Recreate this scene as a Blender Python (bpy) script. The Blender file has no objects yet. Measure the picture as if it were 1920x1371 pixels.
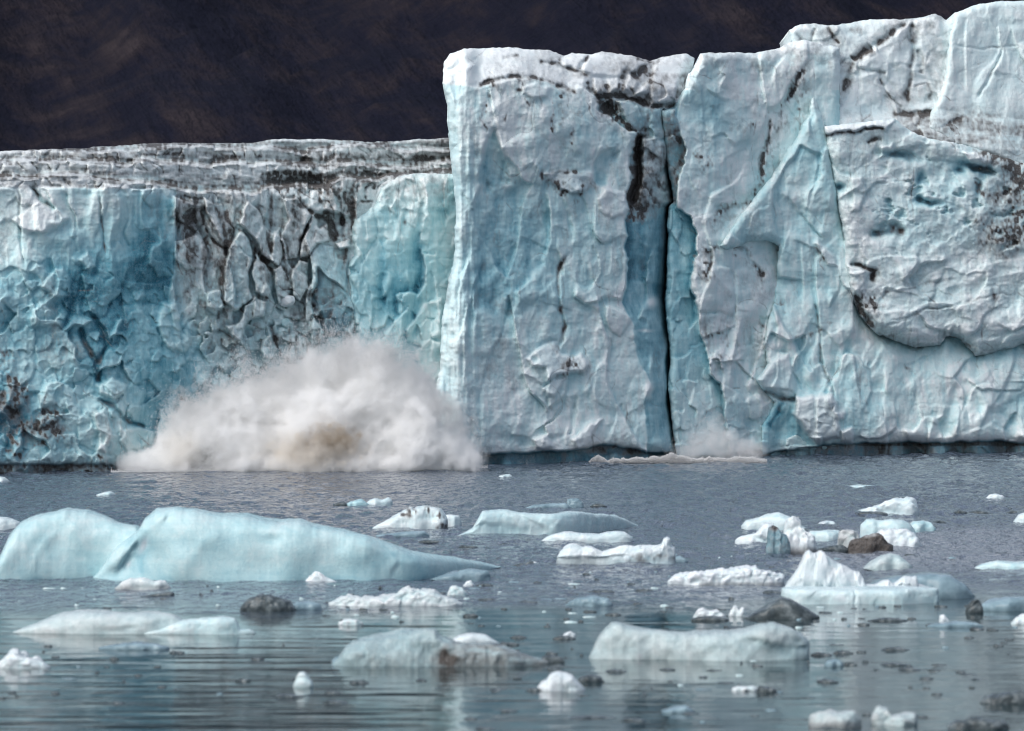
import bpy, math, random
import numpy as np

random.seed(7)
rng = np.random.default_rng(11)
scene = bpy.context.scene
COL = scene.collection

# ------------------------------------------------------------------ camera model
CAM_H = 15.0            # metres above the water (ship's deck)
FPX = 1920 * 200 / 36.0 # focal length in photo pixels (200 mm on a 36 mm sensor)
VH = 560.0              # photo row of the horizon
FH = FPX * CAM_H
def water_dist(v):      # distance of a waterline seen at row v
    return FH / (v - VH)
def px_x(u, Y): return (u - 960.0) * Y / FPX
def px_z(v, Y): return CAM_H - (v - VH) * Y / FPX

# ------------------------------------------------------------------ numpy noise
def _hash(ix, iy, iz, seed):
    h = (ix.astype(np.int64) * 374761393 + iy.astype(np.int64) * 668265263 + iz.astype(np.int64) * 2147483647 + seed * 1274126177) & 0xffffffff
    h = ((h ^ (h >> 13)) * 1274126177) & 0xffffffff
    h = ((h ^ (h >> 16)) * 2246822519) & 0xffffffff
    h = h ^ (h >> 13)
    return (h & 0xffffff) / float(0xffffff)

def vnoise(x, y, z=None, seed=0):
    x = np.asarray(x, float); y = np.asarray(y, float)
    x0 = np.floor(x); y0 = np.floor(y)
    fx = x - x0; fy = y - y0
    sx = fx*fx*fx*(fx*(fx*6-15)+10); sy = fy*fy*fy*(fy*(fy*6-15)+10)
    if z is None:
        zi = np.zeros_like(x0)
        a = _hash(x0, y0, zi, seed); b = _hash(x0+1, y0, zi, seed)
        c = _hash(x0, y0+1, zi, seed); d = _hash(x0+1, y0+1, zi, seed)
        return ((a*(1-sx)+b*sx)*(1-sy) + (c*(1-sx)+d*sx)*sy)*2-1
    z = np.asarray(z, float)
    z0 = np.floor(z); fz = z - z0; sz = fz*fz*fz*(fz*(fz*6-15)+10)
    out = 0
    for dz, wz in ((0, 1-sz), (1, sz)):
        a = _hash(x0, y0, z0+dz, seed); b = _hash(x0+1, y0, z0+dz, seed)
        c = _hash(x0, y0+1, z0+dz, seed); d = _hash(x0+1, y0+1, z0+dz, seed)
        out = out + wz*((a*(1-sx)+b*sx)*(1-sy) + (c*(1-sx)+d*sx)*sy)
    return out*2-1

def fbm(x, y, z=None, seed=0, octv=4, gain=0.5, ridged=False):
    s = 0; a = 1.0; t = 0
    for i in range(octv):
        k = 2.03**i
        n = vnoise(x*k+17.3*i, y*k-9.1*i, None if z is None else z*k+3.7*i, seed+i*31)
        if ridged: n = 1-2*np.abs(n)
        s = s + a*n; t += a; a *= gain
    return s/t

def worley(x, y, seed=0, both=False):
    """F1, F2 distances and a per-cell random number plus the offset to the cell's seed"""
    x0 = np.floor(x); y0 = np.floor(y)
    zi = np.zeros_like(x0)
    f1 = np.full(x.shape, 9.0); f2 = np.full(x.shape, 9.0)
    A = [np.zeros(x.shape) for _ in range(3)]; Bq = [np.zeros(x.shape) for _ in range(3)]
    for i in (-1, 0, 1):
        for j in (-1, 0, 1):
            cx = x0+i; cy = y0+j
            dx = x-(cx+_hash(cx, cy, zi, seed)); dy = y-(cy+_hash(cx, cy, zi, seed+77))
            cid = _hash(cx, cy, zi, seed+155)
            d = np.sqrt(dx*dx+dy*dy)
            n1 = d < f1; n2 = (~n1) & (d < f2)
            for k, val in enumerate((cid, dx, dy)):
                Bq[k] = np.where(n1, A[k], np.where(n2, val, Bq[k]))
                A[k] = np.where(n1, val, A[k])
            f2 = np.where(n1, f1, np.where(n2, d, f2)); f1 = np.where(n1, d, f1)
    if both: return f1, f2, A, Bq
    return f1, f2, A[0], A[1], A[2]

def sstep(a, b, x):
    t = np.clip((x-a)/(b-a), 0, 1)
    return t*t*(3-2*t)

def blur(A, r):
    r = int(max(1, r))
    for _ in range(2):
        for ax in (0, 1):
            n = A.shape[ax]
            pad = [(0, 0), (0, 0)]; pad[ax] = (r+1, r)
            P = np.cumsum(np.pad(A, pad, mode='edge'), axis=ax)
            if ax == 0: A = (P[2*r+1:2*r+1+n] - P[:n])/(2*r+1)
            else: A = (P[:, 2*r+1:2*r+1+n] - P[:, :n])/(2*r+1)
    return A

def crop(ox, oy, sc):
    return lambda *p: [(ox+x/sc, oy+y/sc) for x, y in p]

def seg_info(U, V, pts, closed=False):
    """distance to a polyline, signed side (+ = left of travel as seen in the picture) and position along it"""
    pts = np.asarray(pts, float)
    if closed: pts = np.vstack([pts, pts[:1]])
    L = np.r_[0, np.cumsum(np.hypot(*(pts[1:]-pts[:-1]).T))]
    best = np.full(U.shape, 1e9); side = np.zeros(U.shape); T = np.zeros(U.shape)
    for i in range(len(pts)-1):
        ax, ay = pts[i]; bx, by = pts[i+1]
        dx, dy = bx-ax, by-ay
        l2 = dx*dx+dy*dy+1e-9
        t = np.clip(((U-ax)*dx+(V-ay)*dy)/l2, 0, 1)
        qx = U-(ax+t*dx); qy = V-(ay+t*dy)
        d = qx*qx+qy*qy
        m = d < best
        best = np.where(m, d, best)
        side = np.where(m, np.sign(dy*qx-dx*qy), side)
        T = np.where(m, (L[i]+t*(L[i+1]-L[i]))/L[-1], T)
    return np.sqrt(best), side, T

def poly_sd(U, V, pts):
    """signed distance, + inside"""
    d, _, _ = seg_info(U, V, pts, True)
    inside = np.zeros(U.shape, bool)
    n = len(pts)
    for i in range(n):
        x1, y1 = pts[i]; x2, y2 = pts[(i+1) % n]
        if y1 == y2: continue
        c = ((y1 > V) != (y2 > V)) & (U < (x2-x1)*(V-y1)/(y2-y1)+x1)
        inside ^= c
    return np.where(inside, d, -d)

# ------------------------------------------------------------------ relief fields
class Field:
    """a relief R (photo pixels toward the viewer) with colour weights over a patch of ice:
    B blue, K dirt, S fresh white"""
    def __init__(s, U, V, seed=0, warp=1.0):
        s.U, s.V = U, V
        s.R = np.zeros(U.shape); s.B = np.zeros(U.shape); s.K = np.zeros(U.shape); s.S = np.zeros(U.shape)
        s.seed = seed
        w1 = 4.0*warp; w2 = 1.5*warp
        s.wu = U + w1*vnoise(U/34, V/34, seed=seed+1) + w2*vnoise(U/9, V/9, seed=seed+2)
        s.wv = V + w1*vnoise(U/34, V/34, seed=seed+3) + w2*vnoise(U/9, V/9, seed=seed+4)
        s.n = 0
    def _win(s, pts, m):
        p = np.asarray(pts, float)
        a = (s.U > p[:, 0].min()-m) & (s.U < p[:, 0].max()+m) & (s.V > p[:, 1].min()-m) & (s.V < p[:, 1].max()+m)
        if not a.any(): return None
        r = np.where(a.any(1))[0]; c = np.where(a.any(0))[0]
        s.n += 1
        return (slice(r[0], r[-1]+1), slice(c[0], c[-1]+1))
    def step(s, pts, h=0, wl=40, wr=40, hr=0, blue=0, dirt=0, taper=.12, soft=1.6):
        """a cliff step along a line: the left side stands h proud (fading over wl), the right side hr"""
        W = s._win(pts, 3*max(wl, wr))
        if W is None: return
        d, sd, t = seg_info(s.wu[W], s.wv[W], pts)
        tp = sstep(0, taper, t)*sstep(0, taper, 1-t) if taper > 0 else 1.0
        x = sd*d
        sv = soft*(1+3.5*np.clip(vnoise(s.U[W]/30, s.V[W]/30, seed=s.seed+s.n+700)+.2, 0, 1)**1.5) if taper > 0 else soft
        L = sstep(-sv, sv, x)
        if taper > 0: tp = tp*np.clip(.85+.55*vnoise(s.U[W]/45, s.V[W]/45, seed=s.seed+s.n+800), .25, 1.2)
        s.R[W] += tp*(L*h*np.exp(-np.maximum(x, 0)/wl) + (1-L)*hr*np.exp(-np.maximum(-x, 0)/wr))
        if blue: s.B[W] += tp*blue*(1-L)*np.exp(-np.maximum(-x, 0)/wr)
        if dirt: s.K[W] += tp*dirt*np.exp(-(d/3.5)**2)
    def ridge(s, pts, h, w, blue=0, taper=.2, cusp=True):
        W = s._win(pts, 3*w)
        if W is None: return
        d, sd, t = seg_info(s.wu[W], s.wv[W], pts)
        tp = sstep(0, taper, t)*sstep(0, taper, 1-t)
        f = np.exp(-d/w) if cusp else np.exp(-(d/w)**2)
        s.R[W] += tp*h*f
        if blue: s.B[W] += tp*blue*f
    def crack(s, pts, w=3, depth=6, dirt=0, wd=None, blue=0, taper=.1, wb=10):
        W = s._win(pts, 3*max(w, wd or w, wb)+8)
        if W is None: return
        d, sd, t = seg_info(s.wu[W], s.wv[W], pts)
        tp = sstep(0, taper, t)*sstep(0, taper, 1-t)
        s.R[W] -= tp*depth*np.exp(-(d/w)**2)
        if dirt:
            wd = wd or w*1.5
            nz = .65+.7*vnoise(s.U[W]/11, s.V[W]/11, seed=s.seed+s.n)
            s.K[W] += np.clip(tp*dirt*np.exp(-(d/wd)**1.4)*nz, 0, None)
        if blue: s.B[W] += tp*blue*np.exp(-(d/wb)**2)
    def blob(s, cx, cy, rx, ry, h=0, rot=0, blue=0, dirt=0, snow=0, flat=1.0):
        m = max(rx, ry)*2.2
        W = s._win([(cx-m, cy-m), (cx+m, cy+m)], 0)
        if W is None: return
        a = math.radians(rot); du = s.wu[W]-cx; dv = s.wv[W]-cy
        x = (du*math.cos(a)+dv*math.sin(a))/rx; y = (-du*math.sin(a)+dv*math.cos(a))/ry
        f = np.exp(-((x*x+y*y)**flat))
        s.R[W] += h*f; s.B[W] += blue*f; s.S[W] += snow*f
        if dirt:
            nz = .6+.9*vnoise(s.U[W]/13, s.V[W]/13, seed=s.seed+s.n)
            s.K[W] += np.clip(dirt*f*nz, 0, None)
    def flake(s, pts, h, ang=0, tilt=0, dirt=0, blue=0, snow=0, soft=2.5, inner=0, rnd=0):
        """a raised (or sunk) slab with its own tilt: ang is the picture direction in which it comes forward"""
        W = s._win(pts, 16)
        if W is None: return
        sd = poly_sd(s.wu[W], s.wv[W], pts)
        sv = soft*(1+3.2*np.clip(vnoise(s.U[W]/24, s.V[W]/24, seed=s.seed+s.n+500)+.25, 0, 1)**1.5)
        if h < 0: sv = sv*2.6
        f = sstep(-sv, sv, sd)
        p = np.asarray(pts, float); cx, cy = p.mean(0)
        a = math.radians(ang)
        g = ((s.U[W]-cx)*math.cos(a)+(s.V[W]-cy)*math.sin(a))*tilt
        r = 0
        if rnd: r = -h*.8*np.clip(1-sd/rnd, 0, 1)**2
        s.R[W] += f*(h+g+r)
        s.B[W] += f*blue; s.S[W] += f*snow; 
        if inner: s.K[W] += f*np.clip(inner*(.7+.8*vnoise(s.U[W]/15, s.V[W]/12, seed=s.seed+s.n)), 0, None)
        if dirt: s.K[W] += dirt*np.exp(-(np.abs(sd)/3.0)**1.3)
    def grime(s, pts, w, amt, streak=0, nz_u=9, nz_v=9):
        """dirt smeared around a line, running down below it over `streak` pixels"""
        W = s._win(pts, 3*w+streak*1.6)
        if W is None: return
        d, sd, t = seg_info(s.wu[W], s.wv[W], pts)
        base = np.exp(-(d/w)**1.3)
        if streak:
            p = np.asarray(pts, float); o = np.argsort(p[:, 0])
            top = np.interp(s.wu[W], p[o, 0], p[o, 1])
            below = s.V[W]-top
            ins = (s.wu[W] > p[:, 0].min()) & (s.wu[W] < p[:, 0].max())
            st = np.where(ins & (below > 0), np.exp(-below/streak), 0)*np.clip(.15+1.1*vnoise(s.U[W]/nz_u, s.V[W]/90, seed=s.seed+5+s.n), 0, 1)
            base = np.maximum(base, st)
        nz = .7+.8*vnoise(s.U[W]/nz_u, s.V[W]/nz_v, seed=s.seed+s.n)
        nz = nz*np.clip(.7+1.3*vnoise(s.U[W]/4, s.V[W]/6, seed=s.seed+s.n+40), 0, 2)
        s.K[W] += np.clip(.0+1.15*amt*base*nz, 0, None)
    def facets(s, sx, sy, amp, mask=1, seed=0, crackd=0, tilt=.6, dirt=0, warp=.25, rot=0):
        """a broken surface of tilted faces"""
        a = math.radians(rot)
        x = (s.U*math.cos(a)+s.V*math.sin(a))/sx; y = (-s.U*math.sin(a)+s.V*math.cos(a))/sy
        x = x+warp*vnoise(x*1.7, y*1.7, seed=seed+9); y = y+warp*vnoise(x*1.7, y*1.7, seed=seed+10)
        f1, f2, A, Bq = worley(x, y, seed, both=True)
        e = f2-f1; cid = A[0]
        def plane(c):
            c2 = (c[0]*7.31) % 1; c3 = (c[0]*13.7) % 1
            return (c[0]-.5)*1.2+tilt*4*((c2-.5)*c[1]+(c3-.5)*1.4*c[2])
        k = .5+.5*sstep(0, .05, e)                       # worn edges: neighbouring faces blend where they meet
        amp = amp*.85
        s.R += mask*amp*(plane(A)*k+plane(Bq)*(1-k))
        if crackd: s.R -= mask*crackd*.6*np.exp(-(e/.05)**2)*np.clip(.2+1.6*vnoise(s.U/50, s.V/50, seed=seed+21), 0, 1)
        if dirt: s.K += mask*np.clip(dirt*np.exp(-(e/.10)**1.3)*(.4+1.1*vnoise(s.U/40, s.V/40, seed=seed+4)), 0, None)
        return cid
    def scallop(s, sx, sy, amp, mask=1, seed=0, warp=.4, rot=0):
        """melt hollows meeting in sharp ridges"""
        a = math.radians(rot)
        x = (s.U*math.cos(a)+s.V*math.sin(a))/sx; y = (-s.U*math.sin(a)+s.V*math.cos(a))/sy
        x = x+warp*vnoise(x*1.3, y*1.3, seed=seed+9); y = y+warp*vnoise(x*1.3, y*1.3, seed=seed+10)
        f1, f2, cid, dx, dy = worley(x, y, seed)
        s.R += .38*mask*amp*(np.minimum(f1, 1.1)**2-.35)
    def rough(s, lam, amp, mask=1, seed=0, octv=3, ay=1.0, ridged=False, gain=.5):
        if ridged: amp = amp*.35
        elif lam < 12: amp = amp*.8
        elif lam < 40: amp = amp*.40
        else: amp = amp*1.35
        s.R += mask*amp*fbm(s.U/lam, s.V/(lam*ay), seed=s.seed+seed, octv=octv, ridged=ridged, gain=gain)
    def crease(s, lam, amp, ay=2.0, mask=1, seed=0, rot=0, sharp=1.0):
        """sharp wandering arris lines with hollow ground between them"""
        a = math.radians(rot); u = s.U*math.cos(a)+s.V*math.sin(a); v = -s.U*math.sin(a)+s.V*math.cos(a)
        u = u+lam*.35*vnoise(u/lam*1.3, v/lam/ay*1.3, seed=s.seed+seed+3); v = v+lam*.3*vnoise(u/lam*1.1, v/lam*1.1, seed=s.seed+seed+4)
        n = np.abs(vnoise(u/lam, v/(lam*ay), seed=s.seed+seed))
        mod = np.clip(.55+.9*vnoise(s.U/(lam*2.2), s.V/(lam*2.2), seed=s.seed+seed+7), .05, 1.3)
        if lam < 45: amp = amp*.55
        s.R += mask*amp*mod*((1-n)**(2.2*sharp)-.4)
        s.R += mask*amp*.6*vnoise(u/lam*.55, v/(lam*ay)*.55, seed=s.seed+seed+9)
    def hair(s, lam, ay, w=.8, dep=1.0, dirt=.5, rot=0, seed=0, thr=.15):
        """hairline fractures"""
        a = math.radians(rot); u = s.wu*math.cos(a)+s.wv*math.sin(a); v = -s.wu*math.sin(a)+s.wv*math.cos(a)
        n = vnoise(u/lam, v/(lam*ay), seed=s.seed+seed)
        g = np.hypot(*np.gradient(n))/2+1e-4
        on = np.clip((vnoise(s.U/70, s.V/70, seed=s.seed+seed+5)-thr)*3, 0, 1)
        f = np.exp(-(n/(g*w*1.6))**2)*on
        s.R -= dep*f; s.K += dirt*f*np.clip(.6+vnoise(s.U/20, s.V/20, seed=s.seed+seed+6), 0, 1.2)
    def cavity(s, r=6, kb=.03, ks=.03):  # translucency put into the colour: bluer hollows, whiter crests
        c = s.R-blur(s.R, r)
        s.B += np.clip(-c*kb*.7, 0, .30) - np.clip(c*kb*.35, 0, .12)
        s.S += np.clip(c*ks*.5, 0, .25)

# ------------------------------------------------------------------ materials
def new_mat(name):
    m = bpy.data.materials.new(name); m.use_nodes = True
    nt = m.node_tree
    for n in list(nt.nodes): nt.nodes.remove(n)
    out = nt.nodes.new('ShaderNodeOutputMaterial')
    return m, nt, out
class NB:
    """tiny node-building helper"""
    def __init__(s, nt): s.nt = nt
    def node(s, t, **kw):
        n = s.nt.nodes.new(t)
        for k, v in kw.items(): setattr(n, k, v)
        return n
    def link(s, a, b): s.nt.links.new(a, b)
    def put(s, sock, v):
        if hasattr(v, 'is_output') or isinstance(v, bpy.types.NodeSocket): s.link(v, sock)
        else: sock.default_value = v
    def math(s, op, a, b=None, c=None, clamp=False):
        n = s.node('ShaderNodeMath', operation=op, use_clamp=clamp)
        s.put(n.inputs[0], a)
        if b is not None: s.put(n.inputs[1], b)
        if c is not None: s.put(n.inputs[2], c)
        return n.outputs[0]
    def mix(s, f, a, b):
        n = s.node('ShaderNodeMix', data_type='RGBA')
        s.put(n.inputs[0], f); s.put(n.inputs[6], a); s.put(n.inputs[7], b)
        return n.outputs[2]
    def noise(s, vec, scale, detail=4, rough=.55, dist=0):
        n = s.node('ShaderNodeTexNoise')
        s.put(n.inputs['Vector'], vec)
        n.inputs['Scale'].default_value = scale; n.inputs['Detail'].default_value = detail
        n.inputs['Roughness'].default_value = rough; n.inputs['Distortion'].default_value = dist
        return n.outputs['Fac']
    def ramp(s, fac, stops, interp='LINEAR'):
        n = s.node('ShaderNodeValToRGB'); r = n.color_ramp; r.interpolation = interp
        while len(r.elements) < len(stops): r.elements.new(.5)
        for e, (p, c) in zip(r.elements, stops):
            e.position = p; e.color = c if len(c) == 4 else (*c, 1)
        s.put(n.inputs[0], fac)
        return n.outputs[0]
    def maprange(s, v, a, b, c=0., d=1., smooth=False):
        n = s.node('ShaderNodeMapRange', interpolation_type='SMOOTHSTEP' if smooth else 'LINEAR')
        s.put(n.inputs[0], v)
        for i, x in enumerate((a, b, c, d)): n.inputs[1+i].default_value = x
        return n.outputs[0]
    def scaled(s, vec, sc):
        n = s.node('ShaderNodeVectorMath', operation='MULTIPLY')
        s.put(n.inputs[0], vec); n.inputs[1].default_value = sc
        return n.outputs[0]

def ice_material(name, tone=1.0, snow_c=(.80, .835, .845),  fine=1.0, rough=.55, gloss=.25, strata=.0, dirt_tone=(.072, .064, .060), bumpd=.062, sss=0.0, streak=.34):
    m, nt, out = new_mat(name); b = NB(nt)
    pos = b.node('ShaderNodeTexCoord').outputs['Object']
    at = b.node('ShaderNodeAttribute', attribute_name='ice')
    sep = b.node('ShaderNodeSeparateColor'); b.link(at.outputs['Color'], sep.inputs[0])
    blue, dirt, snow = sep.outputs
    n1 = b.noise(pos, .35*fine, 6, .6)
    n2 = b.noise(pos, 1.3*fine, 7, .65)
    n3 = b.noise(b.scaled(pos, (1.6, 1.6, .25)), 1.1*fine, 5, .6)
    n4 = b.noise(pos, 6.0*fine, 4, .6)
    lay = b.noise(b.scaled(pos, (.12, .12, 2.2)), .9*fine, 3, .5)
    bl = b.math('ADD', blue, b.math('MULTIPLY', b.math('SUBTRACT', n1, .5), .42))
    bl = b.math('ADD', bl, b.math('MULTIPLY', b.math('SUBTRACT', n2, .5), .34))
    bl = b.math('ADD', bl, b.math('MULTIPLY', b.math('SUBTRACT', n3, .5), streak))
    bl = b.math('ADD', bl, b.math('MULTIPLY', b.math('SUBTRACT', lay, .5), .12+strata))
    col = b.ramp(bl, [(0.0, (.755, .805, .81)), (.14, (.635, .765, .775)), (.34, (.455, .665, .70)), (.58, (.255, .485, .555)), (.80, (.105, .305, .385)), (1.0, (.03, .145, .205))])
    col = b.mix(b.math('MULTIPLY', snow, .8, clamp=True), col, (*snow_c, 1))
    # grime: thin grey film first, then black grit where it is thick
    dd = b.math('ADD', dirt, b.math('MULTIPLY', b.math('SUBTRACT', n2, .5), .5))
    dd = b.math('ADD', dd, b.math('MULTIPLY', b.math('SUBTRACT', n4, .5), .28))
    dd = b.math('MULTIPLY', dd, b.maprange(dirt, .02, .16))
    film = b.maprange(dd, .08, .62, 0, .78)
    grit = b.maprange(dd, .52, 1.08, 0, .96, True)
    col = b.mix(film, col, (.232, .236, .240, 1))
    col = b.mix(grit, col, (*dirt_tone, 1))
    col = b.mix(b.maprange(n4, .45, .75, 0, .22), col, (.50, .545, .565, 1))
    if tone != 1.0: col = b.mix(1.0-tone, col, (.02, .04, .06, 1))
    p = b.node('ShaderNodeBsdfPrincipled')
    b.link(col, p.inputs['Base Color'])
    b.put(p.inputs['Roughness'], b.maprange(n2, .3, .7, max(.05, rough-.14), rough+.1))
    p.inputs['Specular IOR Level'].default_value = gloss
    p.inputs['IOR'].default_value = 1.31
    if sss:
        p.inputs['Subsurface Weight'].default_value = sss
        p.inputs['Subsurface Radius'].default_value = (.25, .6, .8)
        p.inputs['Subsurface Scale'].default_value = .6
    bp = b.node('ShaderNodeBump'); bp.inputs['Strength'].default_value = .75; bp.inputs['Distance'].default_value = bumpd
    hgt = b.math('ADD', b.math('MULTIPLY', n2, 1.2), b.math('MULTIPLY', n4, .95))
    hgt = b.math('ADD', hgt, b.math('MULTIPLY', n3, .8))
    b.link(hgt, bp.inputs['Height']); b.link(bp.outputs[0], p.inputs['Normal'])
    b.link(p.outputs[0], out.inputs[0])
    return m

# ------------------------------------------------------------------ mesh / object helpers
def mesh_from(name, co, quads=None, tris=None, attr=None, normals=None, smooth=True):
    me = bpy.data.meshes.new(name)
    nv = len(co)
    quads = np.zeros((0, 4), np.int32) if quads is None else np.asarray(quads, np.int32)
    tris = np.zeros((0, 3), np.int32) if tris is None else np.asarray(tris, np.int32)
    nl = quads.size+tris.size; nf = len(quads)+len(tris)
    me.vertices.add(nv); me.loops.add(nl); me.polygons.add(nf)
    me.vertices.foreach_set('co', np.asarray(co, np.float32).ravel())
    me.loops.foreach_set('vertex_index', np.r_[quads.ravel(), tris.ravel()].astype(np.int32))
    st = np.r_[np.arange(len(quads))*4, len(quads)*4+np.arange(len(tris))*3].astype(np.int32)
    tot = np.r_[np.full(len(quads), 4), np.full(len(tris), 3)].astype(np.int32)
    me.polygons.foreach_set('loop_start', st)
    me.polygons.foreach_set('loop_total', tot)
    me.polygons.foreach_set('use_smooth', np.full(nf, smooth, bool))
    me.update(calc_edges=True)
    me.validate()
    if attr is not None:
        a = me.attributes.new('ice', 'FLOAT_COLOR', 'POINT')
        a.data.foreach_set('color', np.c_[attr, np.ones(nv)].astype(np.float32).ravel())
    if normals is not None:
        me.normals_split_custom_set_from_vertices(normals.tolist())
    return me
def obj(name, me, mat=None, parent=None, loc=None):
    o = bpy.data.objects.new(name, me); COL.objects.link(o)
    if mat and me is not None: me.materials.append(mat)
    if parent: o.parent = parent
    if loc is not None: o.location = loc
    return o
def tag(o, label=None, cat=None, group=None, kind=None):
    if label: o['label'] = label
    if cat: o['category'] = cat
    if group: o['group'] = group
    if kind: o['kind'] = kind
    return o
def empty(name, loc):
    o = bpy.data.objects.new(name, None); COL.objects.link(o); o.location = loc
    o.empty_display_size = 1
    return o
# ------------------------------------------------------------------ the glacier front
PXM = 0.05              # relief: one unit is 5 cm
def yline(pts):
    p = np.asarray(pts, float)
    return lambda u: np.interp(u, p[:, 0], p[:, 1])
W_LEFT = yline([(-420, 893), (0, 888), (210, 884), (400, 877), (650, 869), (850, 862), (920, 860)])
W_MAIN = yline([(760, 878), (895, 874), (1101, 868), (1200, 865), (1339, 861), (1462, 856), (1920, 848), (2450, 838)])
ICE = ice_material('glacier_ice', strata=.10)

def sheet(name, label, cat, poly, wl, build, group=None, off=0.0, stp=2.0, seed=0, edge_r=14, edge_d=26, edge_n=3.0,
          back=14.0, parts=(), face_name='ice_face', lean=.10, mat=None):
    """one body of glacier ice: a sculpted front over an outline, closed by a skirt running back into the glacier"""
    P = np.asarray(poly, float)
    u = np.arange(P[:, 0].min()-8, P[:, 0].max()+8+stp, stp); v = np.arange(P[:, 1].min()-8, P[:, 1].max()+8+stp, stp)
    U, V = np.meshgrid(u, v)
    nz = edge_n*fbm(U/26, V/26, seed=seed+50, octv=3)+edge_n*.35*vnoise(U/6, V/6, seed=seed+53)
    sd = poly_sd(U, V, poly)+nz
    F = Field(U, V, seed)
    F.sd = sd; F.wl = wl(U)
    F.R -= (F.wl-V)*lean
    build(F)
    F.rough(4.5, .42, 1, 91, 2); F.crease(8, .9, 1.5, 1, 92); F.hair(60, 2.6, seed=93, dirt=.42); F.hair(46, 1.2, seed=94, rot=35, dirt=.35, thr=.25); F.hair(50, 1.3, seed=95, rot=-40, dirt=.35, thr=.25)
    cv = F.R-blur(F.R, 4)
    F.K *= np.clip(.92+.6*fbm(U/5, V/7, seed=seed+60, octv=2), .4, 1.4)*np.clip(1-.08*cv, .75, 1.35)
    F.K += np.clip(.9*fbm(F.wu/5, V/80, seed=seed+61, octv=3)-.22, 0, .35)*np.clip(.3+fbm(U/90, V/90, seed=seed+62), 0, 1)
    t = np.clip(1-sd/edge_r, 0, 1)
    er = edge_d*(1-np.sqrt(np.clip(1-t*t, 0, 1)))
    F.R -= np.where(V > F.wl-30, 0, er)
    gy, gx = np.gradient(sd, stp)
    gl = np.hypot(gx, gy)+1e-6
    keep = sd > -1.5*stp
    outv = keep & (sd < 0)
    mv = np.where(outv, -sd, 0)/np.maximum(gl, .6)
    U2 = U+np.where(outv, gx/gl*mv, 0); V2 = V+np.where(outv, gy/gl*mv, 0)
    Y = FH/(wl(U)-VH) + off - F.R*PXM
    X = px_x(U2, Y); Z = px_z(V2, Y)
    idx = -np.ones(U.shape, int); idx[keep] = np.arange(keep.sum())
    C = np.stack([X, Y, Z], -1)
    # normals of the whole front, so that parts join without a seam
    du = np.gradient(C, axis=1); dv = np.gradient(C, axis=0)
    N = np.cross(dv, du); N /= np.linalg.norm(N, axis=-1, keepdims=True)+1e-9
    N[N[..., 1] > 0] *= -1 if False else 1
    q = np.stack([idx[:-1, :-1], idx[1:, :-1], idx[1:, 1:], idx[:-1, 1:]], -1)
    ok = (q >= 0).all(-1)
    qc = q[ok]
    uc = (U[:-1, :-1]+stp/2)[ok]; vc = (V[:-1, :-1]+stp/2)[ok]
    co = C[keep]; no = N[keep]
    at = np.stack([np.clip(F.B, 0, 1), np.clip(F.K, 0, 1.3), np.clip(F.S, 0, 1)], -1)[keep]
    # skirt: boundary edges extruded back into the glacier
    e = np.concatenate([qc[:, [0, 1]], qc[:, [1, 2]], qc[:, [2, 3]], qc[:, [3, 0]]])
    key = np.sort(e, 1); code = key[:, 0]*len(co)+key[:, 1]
    un, inv, cnt = np.unique(code, return_inverse=True, return_counts=True)
    be = e[cnt[inv] == 1]
    bv = np.unique(be); mp = -np.ones(len(co), int); mp[bv] = len(co)+np.arange(len(bv))
    cb = co[bv].copy(); cb[:, 1] += back; cb[:, 2] = np.where(cb[:, 2] > 3, cb[:, 2]-.4, cb[:, 2])
    nb = no[bv].copy()
    sk = np.stack([be[:, 1], be[:, 0], mp[be[:, 0]], mp[be[:, 1]]], -1)
    co2 = np.r_[co, cb]; no2 = np.r_[no, nb]; at2 = np.r_[at, at[bv]]
    base = np.array([co[:, 0].mean(), co[:, 1].mean(), 0.0])
    sel_left = np.ones(len(qc), bool); jobs = []
    for pn, fn, pl in parts:
        m = fn(uc, vc) & sel_left
        sel_left &= ~m
        jobs.append((pn, qc[m], pl))
    jobs.insert(0, (face_name, np.r_[qc[sel_left], sk], None))
    root = tag(empty(name, base), label, cat, group) if len(jobs) > 1 else None
    for pn, qq, pl in jobs:
        if not len(qq): continue
        used = np.unique(qq); re = -np.ones(len(co2), int); re[used] = np.arange(len(used))
        me = mesh_from(pn if root else name, co2[used]-base, quads=re[qq], attr=at2[used], normals=None)
        o = obj(pn if root else name, me, mat or ICE, root, None if root else base)
        if root is None: tag(o, label, cat, group); root = o
        elif pl: o['label'] = pl
    print('sheet', name, len(co2))
    return root

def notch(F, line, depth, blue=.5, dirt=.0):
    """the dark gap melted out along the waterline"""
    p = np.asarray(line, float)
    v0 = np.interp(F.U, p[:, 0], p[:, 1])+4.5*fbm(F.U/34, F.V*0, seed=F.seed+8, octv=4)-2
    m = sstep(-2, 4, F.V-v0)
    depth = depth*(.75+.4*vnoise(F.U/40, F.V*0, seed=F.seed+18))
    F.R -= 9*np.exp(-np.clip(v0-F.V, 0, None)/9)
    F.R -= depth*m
    F.B += blue*m; F.K += dirt*m  # the gap's darkness painted in through the blue and dirt weights

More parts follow.
